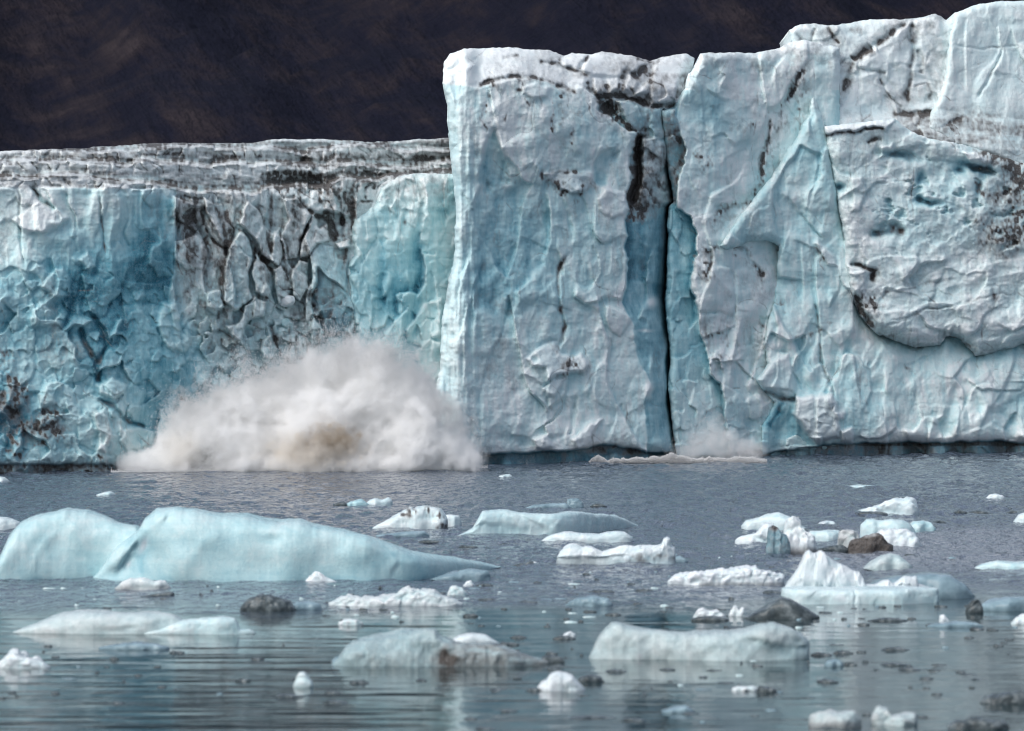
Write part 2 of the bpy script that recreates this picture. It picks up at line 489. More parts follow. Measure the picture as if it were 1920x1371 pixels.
# ---- low cliff on the left ------------------------------------------------------
cA = crop(0, 200, 3.808); cB = crop(0, 540, 3.808); cC = crop(420, 200, 3.808); cD = crop(420, 540, 3.808); cE = crop(320, 340, 3.808)
LIPS = [
    ([(-220, 284), (87, 279), (178, 287), (263, 287), (310, 281), (446, 279), (505, 281), (567, 287), (609, 280), (683, 279), (761, 284), (900, 284)], 75),
    ([(-220, 300), (39, 301), (118, 306), (215, 306), (263, 308), (347, 310), (420, 315), (517, 313), (604, 313), (698, 312), (900, 313)], 75),
    ([(-220, 338), (60, 334), (131, 331), (194, 345), (244, 349), (297, 350), (336, 356), (400, 360), (470, 364), (500, 358), (610, 352), (640, 340), (700, 345), (760, 332), (900, 330)], 70)]
def build_left(F):
    U, V = F.U, F.V
    tt = np.zeros(U.shape)
    for i, (p, H) in enumerate(LIPS):
        p = np.asarray(p, float)
        vi = np.interp(F.wu, p[:, 0], p[:, 1])+7*fbm(U/55, V*0, seed=300+i, octv=4)+3.5*np.round(1.3*vnoise(U/47, V*0, seed=305+i))
        up = vi-V
        F.R -= H*sstep(-1, 11, up)
        band = np.exp(-np.where(up > 0, up/7, -up/2.2)**2)
        F.K += band*np.clip(.20+1.2*fbm(U/45, V/14, seed=310+i, octv=3), 0, 1)
        F.K += np.clip(.22+.6*fbm(U/70, V/10, seed=315+i, octv=3), 0, .6)*np.exp(-np.where(up > 0, up/16, -up/2)**2)
        # cracked riser below the lip
        rz = sstep(0, 3, -up)*sstep(24, 10, -up)
        F.S += .35*rz
        x = U/31+.6*vnoise(U/40, V/30, seed=320+i)
        f1, f2, cid, dx, dy = worley(x, V*0.012+i*3.3, seed=330+i)
        e = f2-f1
        F.R -= rz*6*np.exp(-(e/.10)**2); F.K += .6*rz*np.exp(-(e/.055)**2)*(cid > .75)
        F.R += rz*9*(cid-.5)
    F.S += .1*sstep(360, 345, V)
    terr = sstep(356, 344, V)
    F.K = F.K*(1-terr)+terr*np.minimum(F.K*.8, .5)
    F.rough(40, 7, terr, 21, 4, ay=.35)
    F.K += terr*np.clip(.5*fbm(U/60, V/9, seed=340, octv=4)+.42, .30, .66)
    F.B -= .14*terr
    face = 1-terr
    sy = sstep(700, 300, V)
    # zones
    pan = poly_sd(F.wu, F.wv, [(-430, 345), (330, 352), (329, 470), (326, 560), (350, 640), (420, 720), (420, 900), (-430, 900)])
    pz = sstep(-1, 1, (pan+30*sstep(540, 640, V)*fbm(U/40, V/40, seed=349, octv=3))/(4+46*sstep(540, 660, V)))                                   # blue panel
    ser = (1-pz)*face*sstep(700, 655, U)
    top_l = sstep(0, 1, pz)*sstep(470, 380, V)*sstep(140, 40, U)
    # blue panel
    F.B += pz*face*(.47+.26*fbm(U/70, V/120, seed=350, octv=3))
    F.blob(235, 510, 90, 60, blue=.42); F.blob(120, 530, 60, 50, blue=.25); F.blob(180, 620, 130, 55, blue=.24); F.blob(300, 470, 30, 80, blue=.22)
    F.blob(150, 560, 26, 35, blue=.3); F.blob(190, 690, 30, 40, blue=.2); F.blob(10, 780, 60, 60, blue=.6, h=-14); F.blob(290, 720, 40, 60, blue=.25)
    F.blob(60, 400, 100, 45, blue=-.38); F.blob(20, 470, 60, 40, blue=-.25); F.blob(60, 480, 50, 40, blue=-.12); F.blob(230, 380, 90, 26, blue=-.12)
    F.rough(120, 13, pz*face, 1, 3, ay=1.4)
    F.crease(60, 12, 1.7, pz*face, 11); F.crease(24, 5.5, 1.5, pz*face, 12); F.crease(11, 2.0, 1.2, pz*face, 13)
    F.crease(60, 14, 2.4, ser, 14, rot=-14); F.crease(13, 3.2, 1.5, ser, 15)
    F.crease(30, 6, .4, terr, 16); F.crease(12, 2.5, .5, terr, 17)
    F.rough(26, 4.5, pz*face, 2, 4, ay=2.2)
    low = pz*sstep(440, 560, V)
    F.facets(46, 52, 12, low, seed=401, tilt=.55, warp=.3)
    F.facets(17, 20, 4.2, low, seed=402, tilt=.6, warp=.3)
    F.facets(34, 70, 5, pz*face*(1-sstep(440, 560, V)), seed=403, tilt=.5)
    F.rough(9, 1.3, face, 3, 3, ridged=True)
    F.K += pz*face*np.clip(.6*fbm(U/46, V/60, seed=357, octv=4)-.03, 0, .30)
    # panel top: fluted and strata
    fl = pz*sstep(345, 370, V)*sstep(460, 400, V)*sstep(120, 150, U)
    F.R += fl*11*fbm(F.wu/26, V/160, seed=355, octv=3)
    F.R += fl*.8*fbm(U/90, F.wv/4.5, seed=356, octv=2)
    F.step(cA((480, 590), (490, 680), (520, 760), (560, 890)), h=0, hr=-8, wr=16)
    F.blob(155, 425, 11, 10, h=-7, dirt=.25)
    F.crack(cA((700, 620), (715, 760), (740, 900), (765, 1070)), 2.2, 6, .5, 2.5)
    F.crack(cA((905, 620), (905, 800), (880, 900), (930, 1010)), 3, 6, .0)
    F.crack(cA((240, 560), (290, 660), (390, 740)), 5, 14, .4, 5)
    F.flake(cA((90, 800), (180, 740), (290, 680), (370, 720), (480, 800), (400, 860), (300, 900), (160, 890)), 12, 80, .12, snow=.4)
    F.flake(cA((0, 560), (230, 570), (290, 690), (180, 740), (0, 840)), 4, 60, .1, snow=.2)
    F.crack(cA((130, 560), (140, 760), (130, 940), (190, 1140)), 2, 5, .3, 2)
    F.step(cA((1250, 650), (1245, 900), (1250, 1160), (1225, 1371)), h=18, wl=40, hr=0, blue=0)       # panel's right lip
    for p, h, a, bl in [(cA((380, 1150), (450, 1140), (500, 1230), (510, 1371), (370, 1371), (270, 1290)), 12, 200, -.15),
                        (cA((1090, 980), (1150, 960), (1190, 1100), (1240, 1230), (1130, 1230), (1060, 1120)), 10, 220, -.12),
                        (cA((570, 1090), (640, 1030), (690, 1130), (640, 1200)), 9, 230, -.2),
                        (cA((200, 1180), (260, 1110), (350, 1180), (300, 1260)), 8, 220, -.12),
                        (cB((1165, 110), (1270, 110), (1310, 300), (1380, 380), (1330, 470), (1200, 420), (1110, 270)), 13, 200, -.10),
                        (cB((690, 690), (800, 620), (920, 680), (900, 760), (800, 810), (700, 760)), 14, 200, -.05),
                        (cB((790, 340), (830, 230), (890, 220), (850, 320), (800, 420)), 11, 220, -.1),
                        (cB((210, 220), (270, 100), (400, 150), (440, 280), (330, 290), (220, 280)), 9, 200, -.08),
                        (cB((280, 760), (330, 690), (390, 740), (400, 860), (290, 860)), 9, 200, -.05),
                        (cB((670, 880), (760, 860), (800, 1000), (760, 1180), (690, 1160)), 13, 200, -.12),
                        (cB((880, 1000), (1000, 980), (1110, 1020), (1090, 1140), (900, 1180), (840, 1090)), 14, 240, -.10)]:
        F.flake(p, h, a, .12, blue=bl, soft=3, rnd=7)
    F.crack(cB((560, 280), (620, 400), (700, 520), (690, 680)), 5, 16, .35, 5, blue=.35)
    F.crack(cB((650, 180), (740, 330), (760, 430), (700, 560)), 4, 12, .35, 4, blue=.3)
    F.crack(cB((690, 800), (800, 850), (920, 950), (1050, 980)), 4, 12, .4, 5, blue=.2)
    F.crack(cB((500, 20), (500, 200), (440, 330)), 5, 9, 0, blue=.3)
    # dirty debris low on the left
    for p, a in [(cB((20, 500), (70, 500)), .8), (cB((70, 640), (150, 700), (100, 830), (50, 790)), .95), (cB((180, 740), (100, 850)), .7), (cB((280, 930), (420, 910)), .8),
                 (cB((250, 960), (290, 1090), (330, 990), (430, 1060)), 1.1), (cB((160, 960), (90, 1080), (120, 1190), (60, 1130)), 1.0), (cB((700, 1210), (740, 1270)), .6), (cB((1290, 770), (1300, 830)), .5)]:
        F.grime(p, 9, a)
    F.flake(cB((40, 700), (80, 630), (140, 680), (200, 740), (170, 830), (90, 870), (40, 800)), 16, 90, .2, soft=3, rnd=8)
    F.flake(cB((250, 920), (330, 890), (430, 920), (400, 980), (280, 990)), 14, 90, .2, soft=3, rnd=8)
    F.flake(cB((70, 1080), (150, 950), (170, 1000), (150, 1180), (100, 1200)), 12, 90, .2, soft=3, rnd=8)
    # shattered seracs
    F.S += ser*.12; F.K += ser*.24; F.B += ser*(.16+.16*sstep(520, 640, V))
    F.facets(52, 130, 18, ser*sstep(640, 540, V), seed=411, tilt=.9, crackd=2, dirt=.05, rot=-12, warp=.32)
    F.facets(20, 24, 10, ser*sstep(520, 600, V), seed=412, tilt=.8, crackd=3, dirt=.05, warp=.3)
    F.facets(11, 15, 2.6, ser, seed=413, tilt=.6)
    F.K += ser*np.clip(.9*fbm(F.wu/11, F.wv/80, seed=360, octv=4)+.02, 0, .65)*sstep(640, 480, V)
    F.K += ser*np.clip(.6*fbm(U/22, V/22, seed=361, octv=4)-.05, 0, .6)
    F.blob(14, 745, 46, 50, dirt=.55); F.blob(80, 800, 40, 26, dirt=.5); F.blob(30, 815, 26, 40, dirt=.45)
    F.blob(560, 395, 70, 40, snow=.3); F.blob(590, 450, 50, 60, snow=.35); F.blob(400, 480, 40, 50, snow=.1)
    for p, h, a, t, kw in [
        (((30, 120), (200, 190), (240, 320), (180, 380), (90, 300), (20, 270)), 8, 250, .25, dict(dirt=.6, inner=.3)),
        (((230, 130), (380, 150), (400, 230), (460, 330), (430, 480), (370, 470), (330, 350), (250, 220)), 10, 160, .3, dict(dirt=.6, inner=.25)),
        (((500, 300), (520, 180), (560, 150), (620, 200), (690, 380), (740, 580), (680, 550), (600, 430), (540, 370)), 18, 160, .3, dict(dirt=.35)),
        (((400, 480), (500, 340), (570, 430), (600, 520), (580, 640), (560, 760), (590, 830), (480, 930), (390, 860), (385, 640)), 22, 200, .12, dict(dirt=.25, blue=.12)),
        (((590, 620), (625, 500), (700, 620), (730, 760), (690, 830), (600, 790)), 16, 170, .2, dict(dirt=.15, blue=.06)),
        (((740, 360), (780, 330), (800, 470), (790, 580), (760, 610), (710, 560)), 16, 200, .3, dict(dirt=.3)),
        (((800, 130), (900, 120), (1000, 240), (960, 380), (900, 540), (810, 560), (790, 380), (840, 250)), 16, 200, .12, dict(dirt=.3, snow=.3)),
        (((920, 500), (1000, 300), (1030, 240), (1060, 330), (1110, 290), (1140, 420), (1050, 450), (1000, 560), (920, 550)), 18, 200, .15, dict(dirt=.4, snow=.3)),
        (((720, 620), (790, 590), (870, 740), (850, 830), (760, 900), (740, 780)), 16, 190, .2, dict(dirt=.35)),
        (((860, 720), (910, 560), (1000, 580), (990, 760), (920, 860), (870, 800)), 20, 200, .2, dict(dirt=.2)),
        (((250, 780), (370, 770), (395, 900), (330, 960), (260, 910)), 22, 240, .2, dict(blue=.15, dirt=.15)),
        (((30, 420), (200, 390), (270, 480), (240, 640), (100, 640), (30, 560)), 12, 240, .15, dict(inner=.25)),
        (((500, 1000), (540, 880), (600, 810), (680, 860), (670, 960), (560, 1010), (500, 1150), (440, 1100), (400, 1020)), 22, 230, .15, dict(snow=.3, blue=.12)),
        (((650, 1180), (700, 1060), (760, 1180), (740, 1260), (660, 1260)), 16, 200, .2, dict(blue=.1)),
        (((980, 1150), (1020, 960), (1080, 1010), (1110, 1080), (1000, 1200)), 18, 200, .2, dict(blue=.12)),
        (((1000, 560), (1060, 440), (1170, 470), (1200, 560), (1280, 560), (1260, 800), (1330, 900), (1200, 1120), (1100, 1060), (1040, 900), (1010, 700)), 6, 230, .05, dict(blue=.34)),
        (((1060, 900), (1160, 880), (1290, 960), (1250, 1100), (1120, 1090)), 8, 240, .05, dict(blue=.30)),
        (((1170, 440), (1270, 400), (1290, 470), (1210, 500)), 18, 90, .3, dict(dirt=.4))]:
        kw['dirt'] = kw.get('dirt', 0)*.28; F.flake(cE(*p), h*1.5, a, t*1.6, soft=1.4, rnd=4, **kw)
    for p, w, d, k in [(((840, 130), (930, 190), (1000, 235), (1090, 320), (1200, 430)), 5, 10, .9), (((240, 160), (235, 300), (300, 420), (380, 490)), 6, 16, .9),
                       (((1005, 240), (970, 350), (920, 460)), 4, 14, 1.0), (((545, 530), (550, 610)), 3.5, 14, .6), (((470, 320), (540, 400), (600, 480), (720, 640)), 5, 16, .6),
                       (((790, 590), (860, 690)), 4, 12, .6), (((1010, 760), (990, 830), (1010, 900)), 6, 22, 1.2), (((700, 1000), (760, 1180), (800, 1260)), 5, 14, .5),
                       (((900, 860), (930, 960), (900, 1060), (960, 1130)), 6, 14, .8), (((1090, 1080), (1105, 1120)), 5, 18, 1.1), (((390, 700), (410, 740)), 4, 16, .9),
                       (((1040, 90), (1090, 200), (1150, 300), (1200, 400)), 8, 16, 1.0), (((800, 1000), (840, 990)), 5, 16, .8), (((860, 880), (900, 950)), 5, 5, .9),
                       (((250, 720), (280, 760)), 4, 4, .9), (((170, 1110), (240, 1060), (300, 1130)), 5, 5, .7), (((360, 1120), (400, 1220)), 8, 5, .8), (((230, 130), (160, 130), (90, 110)), 8, 14, 1.1)]:
        F.crack(cE(*p), w*.4, d*.45, k*.5, w*.6)
    # cave of dark, dripping ice under the second lip
    F.flake(cC((320, 490), (690, 480), (710, 560), (620, 640), (520, 630), (330, 590)), -26, 0, 0, soft=3)
    F.grime(cC((310, 500), (520, 480), (690, 490)), 9, 1.3, streak=34, nz_u=6)
    F.grime(cC((330, 560), (400, 610)), 8, 1.1); F.grime(cC((560, 560), (660, 540)), 9, 1.1)
    F.crack(cC((450, 640), (620, 760), (720, 800), (800, 970)), 4, 8, .9, 5)
    F.blob(567, 300, 12, 9, h=-20, dirt=1.2); F.blob(788, 297, 36, 6, h=-10, dirt=1.2); F.blob(610, 292, 12, 7, dirt=.8)
    F.flake([(612, 309), (626, 297), (634, 289), (642, 295), (662, 309)], 10, 90, .2, snow=1)
    # dirty slopes right of the cave
    up = sstep(0, 3, poly_sd(F.wu, F.wv, cC((700, 470), (1000, 420), (1640, 440), (1640, 480), (1250, 490), (1110, 580), (1080, 700), (920, 900), (820, 940), (700, 800))))
    F.K += up*np.clip(.27+.45*fbm(U/30, V/18, seed=370, octv=4), 0, .6); F.R += up*5*fbm(U/26, V/16, seed=371, octv=3)
    for p in [((870, 600), (880, 700)), ((1010, 570), (1020, 680)), ((890, 700), (990, 685), (1080, 690)), ((860, 740), (830, 860)), ((1060, 600), (1080, 520), (1120, 480)), ((900, 580), (1000, 480), (1100, 450))]:
        F.crack(cC(*p), 2.5, 5, .6, 3)
    F.rough(5, .9, face, 7, 2)
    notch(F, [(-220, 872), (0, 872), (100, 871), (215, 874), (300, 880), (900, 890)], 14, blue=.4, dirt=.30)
    F.K += .30*sstep(858, 876, V)*(U < 230)
    F.cavity(5, .035, .03)
POLY_LEFT = [(-420, 292), (-220, 288), (0, 284), (60, 281), (140, 279), (178, 276), (260, 270), (300, 268), (400, 268), (470, 268), (500, 263), (530, 261), (600, 261), (650, 263), (690, 267), (740, 266), (780, 262), (840, 259), (905, 259), (905, 905), (-420, 905)]
sheet('ice_cliff', 'low glacier cliff on the left with terraced dirty top and broad blue scar', 'ice cliff', POLY_LEFT, W_LEFT, build_left, seed=1,
      edge_r=6, edge_d=30, edge_n=1.6, face_name='shattered_face', back=40,
      parts=[('terraced_top', lambda u, v: v < np.interp(u, [p[0] for p in LIPS[2][0]], [p[1] for p in LIPS[2][0]])+4, 'grey terraced top streaked with black grit'),
             ('blue_face', lambda u, v: poly_sd(u, v, [(-430, 300), (330, 352), (329, 470), (326, 560), (350, 640), (420, 720), (420, 905), (-430, 905)]) > 0, 'smooth blue broken face')])

# ---- blue slab between the low cliff and the tower ------------------------------
def build_slab(F):
    U, V = F.U, F.V
    F.K += .20*sstep(450, 370, V); F.B += .19+.22*fbm(U/40, V/90, seed=500, octv=3)+.22*sstep(420, 520, V)
    F.crease(46, 17, 2.6, 1, 11); F.facets(30, 60, 6, 1, seed=505); F.crease(18, 3.5, 2.2, 1, 12)
    F.blob(760, 350, 40, 26, blue=-.15, dirt=.10); F.blob(735, 560, 40, 60, blue=.22); F.blob(775, 470, 25, 40, blue=.15); F.blob(820, 345, 26, 22, blue=-.45, dirt=.35); F.blob(690, 470, 30, 50, blue=-.12)
    F.blob(715, 495, 9, 80, blue=.22, h=-6); F.blob(785, 520, 10, 60, blue=.22, h=-8)
    F.rough(60, 12, 1, 1, 3, ay=2.2); F.rough(20, 3.6, 1, 2, 4, ay=2); F.rough(7, 1.0, 1, 3, 3)
    F.R += 1.2*np.sin(F.wv/3.2)*sstep(520, 400, V)
    F.facets(44, 90, 8, 1, seed=501, tilt=.5); F.facets(18, 26, 3, 1, seed=502)
    F.blob(733, 365, 14, 26, h=-12, rot=-30, dirt=.12); F.blob(765, 345, 20, 10, h=-10, rot=-30, dirt=.22)
    F.step(cC((1420, 480), (1445, 620), (1430, 800), (1410, 960), (1390, 1000)), h=14, hr=0, wl=30, soft=2.5, dirt=.12)
    F.step(cC((1400, 1000), (1440, 1150), (1430, 1260), (1371, 1371)), h=16, hr=-4, wl=40, soft=2.5)
    F.step(cC((1250, 640), (1180, 740), (1230, 800)), h=12, hr=0, wl=30)
    F.step(cD((1410, 20), (1300, 40), (1240, 60), (1240, 200)), h=12, hr=-6, wl=26, wr=20, blue=.2)
    F.flake(cD((1420, 100), (1560, 60), (1560, 330), (1400, 420), (1310, 370), (1300, 310), (1370, 220)), 14, 200, .1, blue=-.12, rnd=7)
    F.flake(cD((1350, 420), (1470, 360), (1560, 380), (1560, 700), (1420, 620)), 12, 200, .1, blue=-.12, rnd=6)
    F.blob(690, 480, 10, 10, dirt=.5); F.blob(683, 520, 5, 10, dirt=.5); F.blob(759, 418, 4, 4, dirt=.6)
    F.step(cD((740, 120), (830, 190), (900, 240), (985, 260)), h=10, hr=-8, blue=.1)
    F.cavity(5, .035, .02)
POLY_SLAB = cC((1760, 470), (1640, 480), (1420, 478), (1330, 482), (1250, 492), (1180, 530), (1120, 585), (1095, 650), (1080, 705), (1010, 745), (935, 795), (912, 860), (915, 930), (922, 1010), (920, 1060), (880, 1150), (885, 1220), (898, 1290), (895, 1371))+[(660, 590), (668, 640), (660, 720), (655, 890), (890, 890)]
sheet('ice_slab', 'smooth turquoise ice slab leaning out beside the tall tower', 'ice slab', POLY_SLAB, W_LEFT, build_slab, seed=2, off=-2.0, edge_r=20, edge_d=40, edge_n=2.5, back=10)

# ---- the tall tower ---------------------------------------------------------------
cF = crop(800, 60, 3.385); cG = crop(800, 465, 3.152); cH = crop(1200, 0, 2.667); cI = crop(1200, 420, 2.667)
CAPLINE = cF((90, 330), (230, 340), (320, 355), (400, 330), (470, 312), (560, 295), (650, 288), (760, 315), (900, 368), (1000, 350), (1060, 395), (1130, 408), (1230, 412), (1330, 440), (1420, 486), (1520, 480), (1620, 480))
def build_tower(F):
    U, V = F.U, F.V
    cl = np.asarray(CAPLINE); vc = np.interp(F.wu, cl[:, 0], cl[:, 1])
    up = sstep(-3, 3, vc-V)
    shoulder = sstep(905, 870, U)                       # left shoulder runs unbroken into the cap
    cap = up*(1-shoulder)
    # cap leans back like a snowy roof
    F.R -= np.clip(vc-V, 0, None)*1.1*(1-.5*shoulder)
    F.S += .75*up+.05
    F.K += cap*np.clip(.18+.42*fbm(U/34, V/16, seed=600, octv=4), 0, .5)*sstep(900, 960, U)
    F.K += up*.3*np.clip(sstep(1100, 1180, U)*sstep(1260, 1225, U)*(.5+fbm(U/18, V/18, seed=601)), 0, 1)
    F.rough(60, 9, 1, 1, 3); F.rough(22, 3.6, 1, 2, 4); F.rough(8, 1.2, 1, 3, 3, ridged=True); F.rough(4, .6, 1, 4, 2)
    for p, w, d, k in [(((690, 190), (830, 200), (960, 250), (1040, 280)), 3, 6, .8), (((830, 190), (870, 155)), 2.5, 5, .7), (((960, 235), (990, 190), (1040, 148)), 3, 6, .8),
                       (((320, 355), (400, 325), (470, 305), (560, 290), (660, 285), (760, 312), (900, 368)), 3.5, 9, .9), (((820, 335), (900, 365), (960, 372)), 4, 4, 1.0),
                       (((470, 165), (540, 150), (600, 145)), 3, 3, .5), (((1250, 300), (1280, 240), (1330, 270), (1400, 200)), 6, 12, 1.0), (((1320, 165), (1420, 185)), 3, 6, .6),
                       (((1430, 180), (1410, 300), (1415, 440)), 3, 3, .6), (((1060, 395), (1130, 410), (1230, 412), (1330, 440), (1420, 486)), 5, 12, .9), (((1420, 486), (1520, 482), (1600, 486)), 5, 10, 1.0),
                       (((1590, 360), (1580, 450)), 3, 5, .8), (((1270, 330), (1330, 400), (1400, 470)), 2.5, 4, .6)]:
        F.crack(cF(*p), w, d, k, w*1.4)
    for p, h in [(((1060, 285), (1110, 280), (1140, 310), (1150, 390), (1070, 390)), 8), (((1150, 285), (1230, 275), (1220, 370), (1160, 395)), 9), (((1240, 340), (1290, 260), (1350, 310), (1320, 390), (1230, 390)), 10),
                 (((990, 200), (1050, 150), (1120, 130), (1300, 150), (1400, 190), (1330, 250), (1230, 280), (1060, 280), (980, 240)), 9), (((840, 180), (910, 145), (1030, 150), (980, 200), (950, 235), (850, 200)), 6),
                 (((1430, 200), (1500, 155), (1650, 140), (1680, 200), (1600, 330), (1590, 450), (1430, 480), (1400, 400), (1310, 400), (1410, 290)), 14),
                 (((610, 350), (700, 310), (800, 345), (780, 410), (680, 430), (620, 400)), 9)]:
        F.flake(cF(*p), h, 90, .12, snow=.3, soft=3, rnd=7)
    for x, y in ((1040, 310), (1145, 340), (1225, 320)): F.grime(cF((x, y), (x+5, y+60)), 5, 1.2)
    F.blob(*cF((1655, 260))[0], 14, 34, blue=.5, h=-12, rot=20)
    # face
    face = 1-cap
    F.crease(110, 24, 2.6, face, 11, rot=8); F.crease(38, 3, 1.7, face, 12, rot=-10); F.crease(16, 2, 1.4, face, 13); F.facets(80, 170, 9, face, seed=640, tilt=.55, warp=.3); F.facets(34, 70, 1.7, face, seed=641, tilt=.6, warp=.3); F.facets(13, 22, .9, face, seed=642, warp=.3); F.crease(40, 6, .8, cap, 14); F.crease(15, 2.4, .9, cap, 15)
    F.B += face*(.22+.22*fbm(U/60, V/120, seed=610, octv=4)+.14*fbm(F.wu/9, F.wv/70, seed=611, octv=3)); F.K += face*np.clip(.5*fbm(F.wu/24, F.wv/50, seed=613, octv=4)-.06, 0, .22)
    low = sstep(330, 480, V)
    F.S += face*.25*sstep(900, 850, U)  # left edge painted whiter, as if lit
    # left shoulder: long vertical flutes
    lf = sstep(930, 880, U)*sstep(110, 260, V)
    F.R += lf*7*fbm(U/9, V/150, seed=612, octv=3)
    F.R += 34*sstep(835, 885, U+.02*V)-34                 # turns away to the left
    F.B += .10*lf
    F.step(cG((270, 0), (240, 90), (210, 200), (190, 330), (185, 480), (175, 640)), h=9, hr=-3, wl=30, wr=16, soft=2)
    F.step(cG((340, 40), (300, 200), (260, 330), (235, 480), (240, 640)), h=-7, hr=4, wl=30, wr=20, soft=3)
    F.flake(cF((135, 240), (180, 225), (225, 250), (220, 350), (180, 410), (145, 390)), -12, 0, .1, blue=.2, soft=3)
    F.step(cF((120, 330), (190, 560), (200, 780), (170, 960)), h=8, hr=0, wl=26, soft=3)
    F.B -= face*.16*np.exp(-((V-240)/80)**2)*sstep(870, 920, U)*sstep(1200, 1120, U); F.B += face*.14*np.exp(-((U-960)/70)**2-((V-520)/110)**2); F.B -= face*.10*sstep(620, 700, V)  # whiter brow; the basin's shading put into the blue weight
    # bulging brow
    F.blob(*cF((700, 560))[0], 120, 70, h=26); F.blob(*cF((1000, 620))[0], 60, 70, h=14)
    F.grime(cF((330, 350), (400, 330), (430, 350)), 7, .85); F.grime(cF((380, 370), (390, 470), (350, 560), (390, 620)), 6, .75)
    F.grime(cF((600, 330), (620, 420), (660, 470)), 6, .55); F.grime(cF((420, 300), (560, 290), (650, 290)), 5, .5, streak=30)
    F.grime(cF((800, 420), (880, 390), (980, 380)), 7, .8, streak=46, nz_u=7); F.grime(cF((800, 520), (800, 640)), 4, .8); F.grime(cF((920, 630), (930, 760)), 4, .6); F.grime(cF((900, 510), (960, 540)), 10, .45); F.grime(cF((505, 480), (500, 560)), 4, .6)
    # shaded niches
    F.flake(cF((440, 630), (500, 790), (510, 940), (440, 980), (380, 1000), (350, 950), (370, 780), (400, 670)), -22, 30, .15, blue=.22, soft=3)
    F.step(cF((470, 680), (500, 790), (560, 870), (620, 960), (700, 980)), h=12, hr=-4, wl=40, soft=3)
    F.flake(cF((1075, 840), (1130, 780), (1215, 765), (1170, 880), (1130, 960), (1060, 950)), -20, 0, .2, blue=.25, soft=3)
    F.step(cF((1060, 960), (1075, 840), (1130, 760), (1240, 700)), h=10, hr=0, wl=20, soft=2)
    F.ridge(cF((310, 960), (360, 830), (380, 700), (430, 630)), 9, 10); F.ridge(cF((600, 870), (660, 830), (740, 880)), 8, 14)
    # grit band in the middle
    F.flake(cF((750, 890), (880, 890), (1040, 900), (1060, 960), (1020, 1010), (920, 1030), (850, 1000)), 12, 90, .25, snow=.5, soft=3, dirt=.3)
    F.grime(cF((740, 900), (820, 960), (850, 1000), (870, 1070)), 6, 1.15); F.grime(cF((880, 895), (980, 890)), 4, 1.1); F.grime(cF((960, 940), (1010, 960), (990, 1020)), 5, 1.0); F.grime(cF((860, 960), (900, 1030), (960, 1080)), 6, .6); F.grime(cF((1040, 960), (1090, 985)), 4, .8)
    # blue basin on the lower left, shading partly in its tint, edge running down
    F.flake(cF((400, 1010), (560, 990), (740, 960), (775, 1100), (770, 1280), (760, 1371), (740, 1420))+cG((700, 60), (670, 150), (560, 240), (540, 330), (520, 450), (430, 480), (350, 330), (330, 150)), -12, 20, .06, blue=.16, soft=6)
    F.step(cF((765, 960), (775, 1100), (770, 1371))+cG((690, 100), (590, 210), (535, 260), (545, 390)), h=14, hr=-3, wl=60, soft=3)
    F.step(cF((850, 1040), (920, 1150), (940, 1280), (930, 1371)), h=8, hr=-2, wl=30, soft=3)
    F.flake(cF((1080, 1070), (1120, 980), (1270, 1010), (1280, 1130), (1240, 1180), (1160, 1200), (1100, 1130)), 12, 240, .15, snow=.4, soft=3, rnd=8)
    F.blob(*cG((400, 330))[0], 18, 22, h=-10, dirt=.28); F.blob(*cG((480, 390))[0], 12, 22, h=-12, dirt=.45); F.blob(*cG((450, 570))[0], 20, 14, dirt=.35); F.blob(*cG((400, 720))[0], 24, 36, h=-6, dirt=.18)
    F.blob(*cG((430, 230))[0], 60, 60, blue=.15)
    # hanging dirty crack and the ledge it ends in
    F.crack(cG((840, 30), (790, 110), (770, 240), (790, 380), (810, 480), (790, 590)), 3.5, 9, .85, 4)
    F.step(cG((1220, 0), (1190, 110), (1180, 230), (1160, 300), (1090, 290), (1010, 320), (940, 340), (880, 280), (890, 190)), h=-4, hr=14, wr=60, wl=20, soft=3)
    F.flake(cG((1040, 330), (1150, 370), (1220, 400), (1190, 450), (1130, 540), (1080, 500), (1040, 420)), 10, 230, .2, soft=3, rnd=6)
    F.step(cG((930, 340), (1000, 380), (1040, 430), (990, 520)), h=8, hr=-4, wl=30)
    F.flake(cG((570, 640), (640, 600), (770, 540), (790, 610), (850, 640), (900, 610), (950, 690), (930, 740), (870, 740), (780, 760), (700, 780), (690, 700), (610, 690)), 17, 90, .2, snow=.55, soft=3, rnd=7)
    F.grime(cG((780, 620), (830, 650), (820, 720), (880, 690)), 9, 1.05); F.blob(*cG((630, 650))[0], 7, 8, h=-14, blue=.1)
    F.flake(cG((670, 820), (740, 770), (830, 770), (800, 840), (760, 900), (720, 880), (690, 900)), 12, 90, .2, snow=.4, soft=3, rnd=6)
    F.crack(cG((700, 780), (690, 860), (720, 960)), 4, 8, .0); F.crack(cG((890, 860), (870, 970), (850, 1080), (820, 1100)), 4, 9, .25, 3)
    F.step(cG((560, 740), (690, 800), (670, 860)), h=6, hr=-3); F.ridge(cG((800, 870), (880, 880), (1000, 800)), 6, 14)
    F.flake(cG((630, 1130), (730, 1110), (750, 1180), (700, 1215), (650, 1190)), 15, 250, .2, snow=.7, soft=2.5, rnd=7)
    F.flake(cG((850, 1130), (950, 1040), (1030, 1010), (1000, 1090), (960, 1180), (880, 1200)), 16, 240, .25, snow=.6, soft=2.5, rnd=7)
    F.step(cG((500, 1090), (620, 1120), (690, 1050), (740, 1140)), h=10, hr=-2, wl=30)
    F.scallop(40, 52, 10, low*sstep(830, 880, U), seed=621); F.scallop(17, 20, 2.6, face, seed=622)
    F.scallop(26, 30, 5, sstep(640, 720, V)*sstep(850, 900, U), seed=623)
    F.rough(5, .8, 1, 5, 2)
